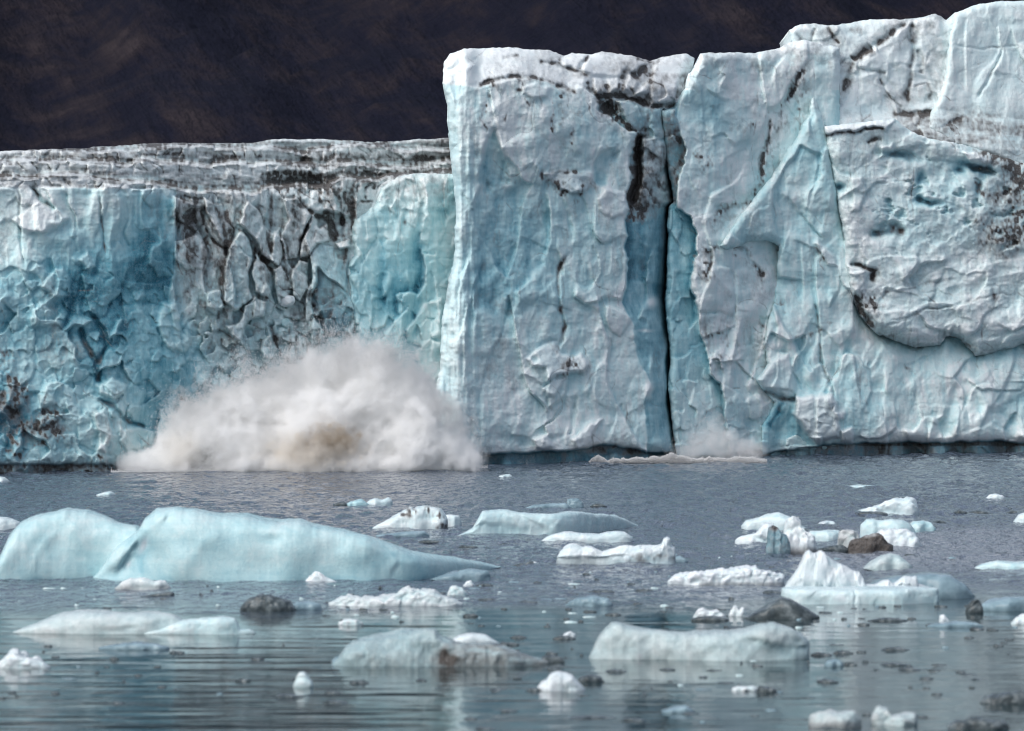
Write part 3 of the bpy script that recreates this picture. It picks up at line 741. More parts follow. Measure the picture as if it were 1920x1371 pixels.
    F.blob(*cG((1100, 1150))[0], 40, 10, dirt=.45); F.blob(*cG((1120, 1195))[0], 46, 8, dirt=.7, h=-12)
    # dirty recessed column right of the front, and the slit beside it
    edge = cF((1020, 360), (1110, 420), (1095, 480), (1150, 525), (1200, 580), (1270, 625), (1330, 640), (1338, 740), (1290, 790), (1292, 900), (1270, 1050), (1285, 1130), (1250, 1200), (1270, 1300), (1255, 1380))+cG((1190, 110), (1180, 220), (1160, 320), (1210, 430), (1225, 520), (1260, 660), (1330, 800), (1290, 900), (1305, 1150))
    d, sd, t = seg_info(F.wu, F.wv, edge)
    right = sstep(-1.8, 1.8, sd*d)*sstep(150, 175, V)
    depth = 40*sstep(160, 200, V)*sstep(620, 480, V)
    F.R -= right*(depth+np.clip(d, 0, 80)*.9*sstep(440, 560, V))
    cre = right*sstep(360, 430, V)
    F.B += cre*(.42+.36*np.exp(-np.clip(1256-U, 0, None)/22)+.15*fbm(U/16, V/60, seed=630)); F.B += right*.06*sstep(700, 860, V)  # blue wall; recess shadow deepened in the tint towards the crack
    F.B -= .16*right*sstep(580, 720, V)
    wall = right*sstep(430, 380, V)
    F.K += wall*np.clip(.38+.55*fbm(U/18, V/14, seed=631, octv=4), 0, 1.1)*sstep(225, 260, V)
    F.K += wall*np.clip(.2+.4*fbm(U/20, V/20, seed=632, octv=4), 0, .6)
    F.facets(24, 30, 7, wall, seed=633, crackd=2)
    F.crack(cF((1355, 640), (1345, 760), (1340, 900), (1320, 1020), (1300, 1100)), 6, 30, 1.5, 8)
    F.grime(cF((1300, 1000), (1340, 1120), (1300, 1200)), 9, 1.0); F.grime(cF((1370, 1100), (1350, 1180)), 6, 1.0); F.grime(cF((1110, 430), (1190, 540), (1300, 610)), 9, 1.0); F.grime(cF((1150, 470), (1190, 520)), 12, .9); F.crack(cF((1130, 440), (1190, 540)), 8, 20, .6)
    F.flake(cF((1370, 680), (1440, 670), (1500, 700), (1490, 860), (1440, 960), (1420, 1080), (1360, 1110), (1350, 1000), (1375, 880)), 14, 200, .25, inner=.10, snow=.2)
    F.flake(cF((1200, 450), (1300, 430), (1490, 490), (1500, 640), (1440, 680), (1300, 620)), 12, 240, .2, blue=.1)
    F.step(cG((1260, 130), (1300, 220), (1310, 310), (1240, 420)), h=14, hr=-2, wl=30, blue=-.1, soft=2.5)
    F.step(cG((1340, 0), (1300, 90), (1290, 210)), h=10, hr=-6, wl=20, blue=.2)
    F.blob(*cG((1345, 325))[0], 9, 10, h=8, snow=1, blue=-.5); F.blob(*cG((1290, 485))[0], 12, 3, snow=.8, blue=-.3); F.blob(*cG((1315, 830))[0], 8, 14, h=8, snow=.9, blue=-.5); F.blob(*cG((1330, 690))[0], 4, 18, h=8, blue=-.2)
    # the wall turns into the crevasse
    ck = np.asarray(CREV); uc = np.interp(V, ck[:, 1], ck[:, 0])
    F.R -= 55*sstep(42, 0, uc-U)*sstep(280, 330, V)*(.45+.55*sstep(700, 540, V)); F.B += .26*sstep(30, 0, uc-U)*sstep(280, 330, V)*sstep(900, 600, V); F.R -= 60*sstep(10+6*vnoise(V/36, V*0, seed=640), 0, uc-U)*sstep(290, 330, V)  # shadow of the cleft put into the tint as well
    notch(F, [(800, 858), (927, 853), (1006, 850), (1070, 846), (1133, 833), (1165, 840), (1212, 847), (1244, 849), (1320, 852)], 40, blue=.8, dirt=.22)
    F.cavity(5, .03, .025)
CREV = [(1243, 205), (1250, 280), (1254, 302), (1262, 340), (1267, 379), (1258, 388), (1255, 425), (1255, 470), (1254, 520), (1251, 560), (1254, 600), (1257, 640), (1257, 690), (1254, 720), (1261, 780), (1268, 830), (1271, 862), (1272, 890)]
POLY_TOWER = [(834, 116), (844, 101), (868, 92), (948, 89), (977, 91), (1030, 95), (1057, 106), (1072, 100), (1107, 103), (1128, 97), (1184, 104), (1219, 115), (1243, 106), (1287, 101), (1302, 109), (1301, 128), (1288, 158), (1285, 200), (1262, 206)]+CREV+[(900, 890), (824, 800), (816, 728), (824, 693), (827, 643), (830, 592), (841, 528), (849, 497), (853, 465), (852, 429), (856, 400), (852, 355), (844, 296), (838, 225), (838, 193), (831, 157)]
sheet('ice_tower', 'tallest free standing ice tower in the middle with a snowy cracked cap', 'ice tower', POLY_TOWER, W_MAIN, build_tower, seed=3, edge_r=18, edge_d=34, edge_n=2.2, back=22,
      parts=[('snow_cap', lambda u, v: v < np.interp(u, [p[0] for p in CAPLINE], [p[1] for p in CAPLINE]), 'white snow cap with dark cracks'),
             ('crevasse_wall', lambda u, v: poly_sd(u, v, [(1196, 245), (1262, 200), (1290, 900), (1215, 900), (1209, 750), (1165, 560), (1187, 465), (1195, 400)]) > 0, 'blue side wall turning into the crevasse')])

# ---- ice right of the crevasse ----------------------------------------------------
def build_buttress(F):
    U, V = F.U, F.V
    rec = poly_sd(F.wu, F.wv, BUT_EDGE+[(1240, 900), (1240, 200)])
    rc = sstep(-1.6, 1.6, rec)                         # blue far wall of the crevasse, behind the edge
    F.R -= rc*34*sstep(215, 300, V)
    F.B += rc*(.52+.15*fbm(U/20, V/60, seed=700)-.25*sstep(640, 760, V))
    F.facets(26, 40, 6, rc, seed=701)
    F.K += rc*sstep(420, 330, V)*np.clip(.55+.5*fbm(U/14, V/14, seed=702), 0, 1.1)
    face = 1-rc
    F.crease(90, 14, 1.8, face, 11, rot=12); F.crease(36, 2, 1.6, face, 12, rot=20); F.crease(15, 2, 1.4, face, 13); F.facets(80, 170, 9, face, seed=740, tilt=.55, warp=.3); F.facets(34, 70, 1.7, face, seed=741, tilt=.6, warp=.3); F.facets(13, 22, .9, face, seed=742, warp=.3); F.crease(22, 4, 2, rc, 14)
    F.B += face*(.19+.20*fbm(U/60, V/80, seed=705, octv=4)+.12*fbm(F.wu/9, F.wv/50, seed=706, octv=3)); F.K += face*np.clip(.5*fbm(F.wu/24, F.wv/40, seed=707, octv=4)-.03, 0, .24); F.S += face*.1
    F.B -= face*.10*sstep(420, 560, V)
    F.blob(1330, 200, 46, 40, blue=.20); F.blob(1395, 150, 60, 40, blue=-.08)
    F.rough(70, 13, face, 1, 3); F.rough(24, 4, 1, 2, 4); F.rough(8, 1.2, 1, 3, 3, ridged=True); F.rough(4, .6, 1, 4, 2)
    F.scallop(30, 34, 5, face, seed=711); F.scallop(13, 15, 1.6, face, seed=712)
    F.S += .7*sstep(26, 4, F.sd)*(V < 170); F.K += .35*np.clip(fbm(U/30, V/12, seed=713)+.2, 0, 1)*sstep(150, 110, V)
    F.step(cH((330, 330), (300, 340), (270, 400), (240, 430)), h=6, hr=0)
    F.step(cH((360, 300), (420, 380), (400, 430)), h=7, hr=0, wl=20)
    F.step(cH((730, 260), (670, 330), (660, 440), (655, 560)), h=9, hr=-3, wl=24, soft=2.5, blue=.1)
    F.grime(cH((800, 360), (780, 410), (750, 480)), 7, 1.05); F.grime(cH((820, 400), (800, 520), (790, 640)), 6, .7); F.grime(cH((740, 470), (730, 620)), 5, .4)
    F.crack(cH((800, 360), (760, 440), (720, 510)), 4, 9, .7, 4)
    F.grime(cH((540, 630), (600, 590), (640, 560)), 4, .7); F.grime(cH((640, 690), (620, 780), (600, 900)), 5, .9); F.crack(cH((655, 580), (630, 720), (600, 900)), 4, 8, .6, 4); F.blob(*cH((640, 705))[0], 6, 7, h=-10, dirt=1.0)
    F.grime(cH((290, 770), (340, 790), (330, 830)), 9, .55)
    F.grime(cH((700, 560), (660, 760), (640, 850)), 12, .3, streak=40); F.blob(*cH((700, 640))[0], 22, 50, blue=-.2, snow=.15)
    F.flake(cH((360, 1110), (390, 1040), (520, 1010), (500, 1060), (440, 1140), (380, 1180)), -12, 90, .15, soft=2.5, inner=.35)
    F.grime(cH((360, 1110), (420, 1030), (520, 1010)), 5, .75); F.grime(cH((500, 1060), (560, 990), (600, 900)), 4, .7)
    F.step(cH((340, 690), (420, 660), (480, 740)), h=8, hr=-2)
    # lower part
    F.grime(cI((290, 80), (340, 130), (380, 110)), 6, .9); F.grime(cI((280, 180), (340, 200), (350, 260)), 8, .9); F.crack(cI((340, 110), (360, 180), (350, 250)), 4, 8, .6)
    F.grime(cI((470, 90), (480, 160)), 5, .8); F.grime(cI((550, 120), (560, 200), (610, 260)), 5, .95); F.crack(cI((480, 100), (540, 140), (590, 230), (620, 270)), 4, 8, .5)
    F.flake(cI((270, 190), (340, 190), (460, 230), (480, 400), (470, 470), (380, 440), (300, 430), (260, 280)), 10, 220, .1, soft=3, rnd=7, snow=.2)
    F.step(cI((490, 210), (480, 380), (480, 600), (500, 680)), h=8, hr=-3, wl=30)
    F.step(cI((300, 580), (390, 540), (480, 500)), h=8, hr=-3, wl=24); F.grime(cI((340, 560), (420, 540), (440, 600)), 8, .45); F.grime(cI((350, 640), (420, 670), (540, 680)), 6, .4)
    F.step(cI((360, 690), (450, 690), (540, 680)), h=8, hr=-3, wl=24)
    F.facets(40, 46, 8, sstep(560, 620, V)*face, seed=714, tilt=.5)
    F.blob(*cI((600, 560))[0], 9, 40, h=7, snow=.4); F.facets(7, 8, 4, np.exp(-((U-1428)/12)**2-((V-640)/42)**2), seed=715)
    F.grime(cI((600, 470), (610, 500)), 5, .5); F.step(cI((540, 860), (550, 980), (610, 1000)), h=6, hr=-2)
    F.blob(1366, 790, 24, 30, blue=.2)
    F.B += .25*sstep(720, 820, V)*face
    notch(F, [(1240, 868), (1450, 840), (1600, 850)], 20, blue=.4, dirt=.3)
    F.cavity(5, .03, .025)
BUT_EDGE = cH((185, 540), (183, 570), (200, 650), (228, 760), (230, 810), (195, 870), (185, 960), (188, 1040), (220, 1060), (250, 1075), (262, 1120), (278, 1170))+cI((272, 60), (285, 150), (250, 265), (262, 320), (292, 410), (300, 520), (305, 590), (340, 680), (355, 740), (400, 800), (420, 900), (440, 1010), (460, 1180))
POLY_BUT = [(1241, 208), (1262, 200), (1272, 180), (1285, 165), (1287, 150), (1291, 138), (1308, 115), (1313, 101), (1330, 99), (1365, 99), (1414, 99), (1440, 95), (1462, 90), (1481, 80), (1510, 76), (1575, 90), (1575, 890), (1290, 890)]+[(a-3+(2 if b > 600 else 0), b) for a, b in CREV[::-1][1:-1]]
sheet('ice_buttress', 'pale ice buttress just right of the narrow dark crevasse', 'ice buttress', POLY_BUT, W_MAIN, build_buttress, seed=4, off=.6, edge_r=14, edge_d=26, edge_n=2.2, back=18,
      parts=[('crevasse_wall', lambda u, v: poly_sd(u, v, BUT_EDGE+[(1240, 900), (1240, 200)]) > 0, 'deep blue far wall of the crevasse')])

# ---- pinnacle and the lower wall ---------------------------------------------------
PIN_L = cH((865, 482), (848, 515), (845, 580), (812, 622), (788, 682), (738, 745), (698, 820), (640, 905), (570, 992), (500, 1082), (420, 1200))
PIN_L2 = [(1349, 462), (1365, 470), (1400, 455), (1440, 450), (1459, 461), (1455, 517), (1451, 570), (1438, 610), (1432, 645), (1440, 682), (1417, 712), (1434, 735), (1450, 755), (1428, 800), (1430, 846), (1440, 890)]
def build_pinnacle(F):
    U, V = F.U, F.V
    F.B += .22+.18*fbm(U/60, V/90, seed=800, octv=4)+.12*fbm(F.wu/10, F.wv/60, seed=801, octv=3); F.K += np.clip(.5*fbm(F.wu/30, F.wv/40, seed=802, octv=4)-.06, 0, .2); F.B -= .10*sstep(1640, 1720, U)
    F.blob(1530, 300, 26, 60, blue=.16); F.blob(1500, 420, 50, 60, blue=.06)
    F.rough(90, 14, 1, 1, 3); F.rough(26, 4.2, 1, 2, 4); F.rough(8, 1.2, 1, 3, 3, ridged=True); F.rough(4, .6, 1, 4, 2)
    F.scallop(44, 60, 9, 1, seed=811); F.scallop(15, 18, 1.8, 1, seed=812)
    F.facets(60, 90, 10, sstep(400, 480, V), seed=813, tilt=.5)
    F.crease(110, 20, 2.4, 1, 11, rot=14); F.crease(42, 3, 1.8, 1, 12, rot=14); F.crease(17, 2, 1.5, 1, 13); F.facets(80, 170, 9, 1, seed=840, tilt=.55, warp=.3); F.facets(34, 70, 1.7, 1, seed=841, tilt=.6, warp=.3); F.facets(13, 22, .9, 1, seed=842, warp=.3)
    # facets of the pinnacle
    F.step(cH((865, 482), (850, 600), (870, 720), (900, 830), (860, 940), (830, 1060)), h=0, hr=12, wr=40, soft=3)
    F.step(cH((690, 960), (760, 1000), (800, 1080), (870, 1130), (930, 1200)), h=9, hr=-2, wl=40, soft=2.5); F.crack(cH((800, 1070), (860, 1130), (920, 1195)), 3, 6, .25, 3)
    F.step(cH((690, 900), (700, 1050), (710, 1190)), h=-5, hr=8, wr=40); F.step(cH((930, 850), (840, 960), (830, 1060)), h=8, hr=0, wl=40, soft=2.5)
    F.step(cH((940, 700), (880, 850), (900, 920), (850, 980)), h=7, hr=0)
    # chunk and details of the lower wall
    F.flake(cI((875, 90), (890, 80), (940, 120), (985, 160), (1000, 220), (940, 210), (910, 150)), 13, 200, .2, snow=.6, soft=2, rnd=5); F.grime(cI((890, 120), (940, 200)), 3, .5)
    F.crack(cI((870, 380), (890, 520), (900, 640), (930, 760), (965, 830), (970, 890), (950, 940)), 2.6, 8, .55, 2.5, taper=.06)
    F.step(cI((870, 380), (890, 520), (900, 640), (930, 760), (965, 830)), h=-4, hr=4, wr=30)
    F.flake(cI((940, 340), (975, 330), (965, 390), (950, 410)), 7, 180, .3, blue=.12, soft=2)
    F.grime(cI((780, 570), (890, 545), (960, 490)), 4, .4); F.grime(cI((700, 380), (720, 430)), 5, .45)
    F.step(cI((720, 330), (740, 480), (730, 590), (760, 700)), h=7, hr=-2, wl=40, soft=3)
    F.step(cI((660, 400), (680, 520), (640, 640), (600, 760)), h=8, hr=-6, wl=20)
    F.flake(cI((590, 780), (650, 690), (740, 640), (770, 740), (780, 870), (720, 870), (620, 830)), 14, 250, .15, snow=.3, soft=3, rnd=8); F.blob(*cI((700, 630))[0], 18, 6, dirt=.4, h=-8)
    F.crack(cI((620, 830), (700, 870), (790, 875)), 5, 14, .5, 5)
    F.flake(cI((780, 860), (880, 850), (960, 840), (1000, 940), (1000, 1000), (1000, 1080), (930, 1090), (880, 1105), (820, 1030), (770, 950)), 20, 250, .15, snow=.75, soft=3, rnd=8)
    F.flake(cI((1000, 1040), (1060, 1020), (1080, 1060), (1070, 1105), (1000, 1100)), 16, 250, .2, snow=.8, soft=2.5, rnd=5); F.flake(cI((985, 940), (1020, 935), (1025, 970), (990, 970)), 12, 240, .2, snow=.8, soft=2)
    F.facets(13, 14, 4, np.exp(-((U-1540)/34)**2-((V-790)/36)**2), seed=814)
    F.flake(cI((610, 930), (720, 880), (790, 960), (840, 1050), (900, 1130), (640, 1150), (600, 1040)), -10, 270, .15, blue=.28, soft=4)
    F.crack(cI((710, 880), (690, 960), (640, 1030)), 3, 5, 0, blue=.3)
    F.step(cI((1150, 560), (1100, 700), (1040, 850), (1030, 950)), h=8, hr=-3, wl=50, soft=4); F.ridge(cI((1120, 490), (1170, 560), (1250, 640), (1340, 720)), 9, 14)
    F.step(cI((1090, 600), (1010, 720), (1000, 850)), h=7, hr=-3, wl=40, soft=4)
    F.flake(cI((1580, 820), (1610, 900), (1590, 1000), (1560, 1060), (1490, 1060), (1480, 1010), (1530, 960), (1550, 860)), -12, 0, .2, blue=.08, soft=3); F.step(cI((1600, 900), (1595, 1000), (1600, 1080)), h=0, hr=8, wr=40)
    F.flake(cI((1610, 880), (1690, 870), (1720, 910), (1700, 960), (1640, 960)), -14, 270, .2, blue=.06, soft=3)
    F.flake(cI((1780, 950), (1850, 860), (1920, 830), (2100, 830), (2100, 1040), (1920, 1040), (1830, 1010)), -22, 270, .1, blue=.18, soft=5)
    F.step(cI((1640, 760), (1650, 790), (1700, 830), (1920, 840)), h=5, hr=-4); F.crack(cI((1720, 830), (1850, 838), (1920, 836)), 2, 3, .25)
    F.blob(*cI((1130, 700))[0], 3.5, 7, h=6); F.grime(cI((1230, 740), (1310, 690), (1360, 740)), 5, .35)
    # shade under the overhang, also put into the blue and dirt weights
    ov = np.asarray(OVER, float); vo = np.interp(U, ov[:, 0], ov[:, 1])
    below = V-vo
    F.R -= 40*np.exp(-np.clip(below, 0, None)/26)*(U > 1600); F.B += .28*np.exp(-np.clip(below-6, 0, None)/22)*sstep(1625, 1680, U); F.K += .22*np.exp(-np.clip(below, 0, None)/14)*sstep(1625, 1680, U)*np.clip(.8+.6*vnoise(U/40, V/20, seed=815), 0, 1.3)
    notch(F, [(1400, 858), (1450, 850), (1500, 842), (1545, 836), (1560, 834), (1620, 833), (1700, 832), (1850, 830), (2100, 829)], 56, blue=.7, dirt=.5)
    F.R -= 26*np.exp(-np.clip(828-V, 0, None)/14)*(V < 836)*sstep(1480, 1520, U)*0.5
    F.cavity(5, .03, .025)
OVER = [(1584, 500), (1612, 589), (1642, 625), (1672, 636), (1717, 652), (1762, 646), (1774, 630), (1815, 649), (1830, 667), (1875, 660), (1920, 645), (2100, 640)]
POLY_PIN = PIN_L[::-1]
POLY_PIN = PIN_L2[::-1]+PIN_L[::-1]+cH((890, 520), (912, 575), (940, 700), (965, 860), (990, 1000), (1025, 1200))+[(1600, 440), (1700, 560), (2400, 560), (2400, 890)]
sheet('ice_pinnacle', 'pointed pale blue ice pinnacle above the smooth lower wall on the right', 'ice pinnacle', POLY_PIN, W_MAIN, build_pinnacle, seed=5, off=-1.2, edge_r=16, edge_d=28, edge_n=2.0, back=12,
      face_name='ice_wall', parts=[('pinnacle', lambda u, v: v < 452-.25*(u-1350), None)])

# ---- pitted block on the far right --------------------------------------------------
SHELF = cH((918, 640), (1000, 625), (1100, 610), (1250, 598), (1275, 592), (1340, 645), (1440, 700), (1600, 725), (1750, 770), (1860, 810), (1925, 850), (2400, 960))
def build_block(F):
    U, V = F.U, F.V
    F.B += .13+.12*fbm(U/70, V/70, seed=900, octv=3); F.S += .12
    F.rough(80, 13, 1, 1, 3); F.rough(28, 4.5, 1, 2, 4); F.rough(8, 1.3, 1, 3, 3, ridged=True); F.rough(4, .7, 1, 4, 2)
    pit = sstep(0, 30, poly_sd(U, V, cH((1130, 700), (1300, 640), (1700, 720), (1920, 800), (2400, 900), (2400, 1300), (1250, 1290), (1150, 1180), (1060, 1080), (1200, 900))))
    F.scallop(26, 26, 14, pit, seed=911, warp=.32); F.scallop(13, 12, 6, pit, seed=912, warp=.32); F.B += pit*.10
    pn = fbm(F.wu/30, F.wv/20, seed=913, octv=4)
    hole = pit*sstep(.26, .58, pn)*.9
    F.R -= 13*hole; F.B += .10*hole
    F.scallop(60, 40, 8, 1-pit, seed=914); F.facets(70, 44, 9, (1-pit)*sstep(480, 540, V), seed=915, tilt=.4, rot=-18)
    F.crease(70, 9, .8, 1-pit, 11, rot=-15); F.crease(26, 4, 1, 1, 12); F.facets(100, 70, 8, 1-pit, seed=940, tilt=.5, rot=-18, warp=.3); F.facets(34, 28, 1.8, 1, seed=941, warp=.3); F.facets(13, 12, 1.2, 1, seed=942); F.crease(12, 3.4, 1, pit, 13)
    # strata of the smooth lower nose
    ns = sstep(500, 540, V); q = (V+.22*U)
    F.R += ns*2.2*np.sin(F.wv/9+F.wu*.022)
    F.crack(cI((1220, 500), (1400, 440), (1640, 390), (1900, 340)), 2, 3, .3, 2); F.crack(cI((1200, 340), (1300, 330), (1400, 300), (1600, 270)), 2.5, 3, .25, 3); F.crack(cI((1210, 520), (1420, 440), (1560, 400)), 2, 3, .2, 2)
    F.step(cI((1300, 290), (1370, 260), (1410, 210), (1540, 170)), h=12, hr=-4, wl=40, soft=3); F.grime(cI((1330, 300), (1400, 230)), 6, .3)
    F.blob(*cI((1860, 470))[0], 90, 40, h=16); F.blob(*cI((1350, 540))[0], 60, 30, h=14)
    # dark hollow and crack by the edge
    F.crack(cI((1050, 205), (1130, 215), (1170, 230), (1150, 290)), 4, 12, 1.0, 4); F.grime(cI((1080, 345), (1130, 380), (1110, 440)), 8, 1.25); F.grime(cI((1160, 370), (1180, 440), (1170, 490)), 7, 1.0); F.crack(cI((1085, 350), (1110, 440), (1160, 500)), 6, 18, .9, 6); F.grime(cI((1210, 350), (1190, 430)), 8, .6); F.blob(*cI((1165, 260))[0], 9, 10, h=-12, dirt=.7)
    F.flake(cI((1035, 215), (1130, 225), (1130, 330), (1100, 350), (1060, 320)), 10, 220, .2, soft=2.5, rnd=5)
    for x, y, rx, ry in ((1180, 50, 10, 8), (1230, 40, 22, 6), (1300, 50, 10, 10), (1260, 15, 14, 6)): F.blob(*cI((x, y))[0], rx, ry, h=-22, blue=.3, dirt=.55)
    for x, y, rx, ry in ((1440, 1012, 22, 6), (1400, 990, 8, 8), (1660, 835, 34, 8), (1600, 860, 12, 7), (1720, 850, 16, 12), (1000, 935, 8, 6), (1290, 775, 34, 9), (1400, 900, 10, 14), (1690, 940, 6, 14)): F.blob(*cH((x, y))[0], rx, ry, h=-24, blue=.5, rot=10)
    F.flake(cH((1620, 770), (1680, 760), (1760, 800), (1740, 830), (1660, 820)), 12, 260, .2, snow=.4); F.flake(cH((1050, 900), (1120, 880), (1150, 950), (1100, 1060), (1050, 1060)), 13, 210, .2, blue=.05, soft=3, rnd=7); F.flake(cH((1210, 720), (1280, 700), (1280, 760), (1200, 800)), 12, 240, .2, rnd=5)
    # white ledge with its black underside
    F.flake(cH((918, 620), (1100, 610), (1250, 590), (1280, 600), (1240, 640), (1100, 650), (920, 685)), 10, 90, .1, snow=.7, soft=2)
    F.crack(cH((918, 682), (1010, 660), (1100, 652), (1230, 636)), 3, 10, 1.2, 2.6, taper=.03); F.crack(cH((1130, 720), (1180, 690), (1220, 690)), 3, 8, .6)
    # black grit near the right edge
    F.grime(cH((1740, 760), (1830, 790), (1900, 850), (1920, 950)), 12, 1.1); F.grime(cH((1880, 880), (1860, 1000), (1900, 1100), (1890, 1180)), 16, .95); F.grime(cH((1720, 1100), (1760, 1150), (1850, 1180)), 14, .8); F.grime(cH((1680, 930), (1720, 970), (1780, 1000)), 5, .8); F.blob(*cH((1830, 960))[0], 36, 60, dirt=.45); F.blob(*cI((1790, 60))[0], 40, 30, dirt=.5)
    F.K += np.clip(.5*fbm(U/30, V/24, seed=920, octv=4)-.05, 0, .35)*sstep(1780, 1880, U)*sstep(560, 480, V)
    F.K += .10+.12*np.clip(fbm(U/50, V/40, seed=921)+.3, 0, 1)
    # small things of the lower right
    F.flake(cI((1690, 290), (1790, 280), (1780, 320), (1700, 330)), -5, 270, .1, blue=.08); F.blob(*cI((1770, 380))[0], 5, 16, dirt=.45, h=-4)
    F.flake(cI((1520, 530), (1550, 515), (1560, 580), (1540, 600), (1510, 600)), 14, 220, .2, snow=.4, rnd=5); F.flake(cI((1510, 590), (1590, 580), (1570, 650), (1540, 660)), 12, 220, .2, rnd=5)
    F.grime(cI((1570, 590), (1640, 610)), 4, .6)
    F.K += .22*sstep(18, 0, F.sd)*sstep(560, 600, V)  # underside of the overhang: shade put into the dirt weight
    F.R -= 24*sstep(26, 0, F.sd)*sstep(560, 600, V)
    F.cavity(5, .03, .03)
POLY_BLOCK = [(1545, 237), (1600, 230), (1669, 223), (1678, 221), (1702, 242), (1740, 260), (1800, 270), (1856, 286), (1912, 306), (2100, 330), (2400, 360), (2400, 640), (1920, 645), (1875, 660), (1830, 667), (1815, 649), (1795, 634), (1774, 630), (1762, 646), (1717, 652), (1672, 636), (1642, 625), (1612, 589), (1594, 544), (1582, 495), (1586, 450), (1575, 400), (1566, 350), (1558, 300), (1548, 262)]
sheet('ice_block', 'bulging pitted ice block overhanging at the right edge with black grit', 'ice block', POLY_BLOCK, W_MAIN, build_block, seed=6, off=-2.6, edge_r=20, edge_d=26, edge_n=2.2, back=9)

# ---- snow-covered upper blocks -----------------------------------------------------
def build_upper(F):
    U, V = F.U, F.V
    F.S += .5; F.B += .12+.10*fbm(U/40, V/40, seed=1000, octv=3)
    F.R -= np.clip(220-V, 0, None)*.25
    F.rough(60, 9, 1, 1, 3); F.rough(22, 3.6, 1, 2, 4); F.rough(8, 1.2, 1, 3, 3, ridged=True); F.rough(4, .6, 1, 4, 2)
    F.scallop(40, 34, 6, 1, seed=1011); F.crease(60, 8, 1.2, 1, 11, rot=-30); F.facets(60, 70, 5, 1, seed=1040, rot=-30, warp=.3); F.facets(20, 24, 1.3, 1, seed=1041, warp=.3)
    F.K += np.clip(.42*fbm(U/40, V/30, seed=1012, octv=4)+.13, .04, .45)
    F.K += .25*np.clip(.5+fbm(U/30, V/14, seed=1013), 0, 1)*sstep(190, 225, V)
    shelf = sstep(205, 222, V+.16*(1700-U)*(U > 1700))
    F.R += shelf*np.clip(V-205, 0, 62)*.9               # dirty shelf comes forward below
    F.K += sstep(1660, 1720, U)*shelf*np.clip(.62+.6*fbm(U/40, V/10, seed=1014, octv=4), 0, 1.0)
    for p, w, d, k in [(((1350, 100), (1250, 170), (1160, 240), (1060, 300), (1030, 400), (1000, 480)), 5, 9, .8), (((1160, 240), (1060, 290)), 10, 6, .9), (((1365, 95), (1365, 250), (1355, 420), (1330, 520)), 4, 8, .8), (((1040, 280), (940, 380), (870, 430)), 4, 7, .7),
                       (((780, 150), (830, 210), (850, 260), (850, 340)), 3.5, 6, .6), (((880, 150), (860, 230)), 3, 5, .6), (((940, 130), (1000, 220)), 3, 5, .6), (((1190, 390), (1240, 490), (1310, 540)), 2.5, 6, .55), (((1390, 250), (1420, 300), (1400, 360)), 6, 8, .7),
                       (((1370, 430), (1440, 420), (1470, 470), (1440, 510)), 2.5, 4, .5), (((1060, 340), (1150, 360), (1240, 370)), 3, 5, .4), (((1255, 580), (1300, 560), (1420, 570), (1500, 560)), 4, 7, .9), (((1380, 640), (1400, 590), (1450, 570)), 2.5, 3, .5), (((1580, 510), (1570, 600), (1500, 600)), 2.5, 4, .5)]:
        F.crack(cH(*p), w, d, k, w*1.6)
    for p, h in [(((1170, 240), (1350, 110), (1360, 400), (1320, 500), (1200, 370), (1060, 350)), 7), (((870, 440), (1030, 380), (1000, 500), (1010, 570), (930, 590)), 7), (((1060, 380), (1180, 360), (1200, 420), (1240, 490), (1100, 540), (1020, 520)), 8), (((780, 270), (860, 260), (1030, 270), (1010, 340), (860, 420), (800, 330)), 6), (((1380, 100), (1480, 75), (1540, 200), (1500, 430), (1400, 380)), 6)]:
        F.flake(cH(*p), h, 250, .1, soft=4, rnd=8, snow=.15)
    F.blob(*cH((1080, 150))[0], 14, 6, dirt=.6)
    F.cavity(5, .025, .03)
POLY_UP = cH((745, 150), (765, 140), (800, 125), (870, 115), (940, 125), (1040, 120), (1090, 105), (1150, 97), (1250, 96), (1350, 96), (1390, 92), (1480, 70), (1530, 100), (1560, 90), (1600, 120), (1620, 300), (1600, 620), (1800, 760), (1925, 850))+[(2100, 380), (1700, 330), (1550, 262)]+cH((918, 640), (900, 570), (868, 490), (862, 440), (830, 390), (800, 335), (778, 260), (760, 200))
sheet('snow_block', 'upper snow covered ice block with dark diagonal cracks on the right skyline', 'ice block', POLY_UP, W_MAIN, build_upper, seed=7, off=3.0, edge_r=12, edge_d=20, edge_n=2.0, back=20)

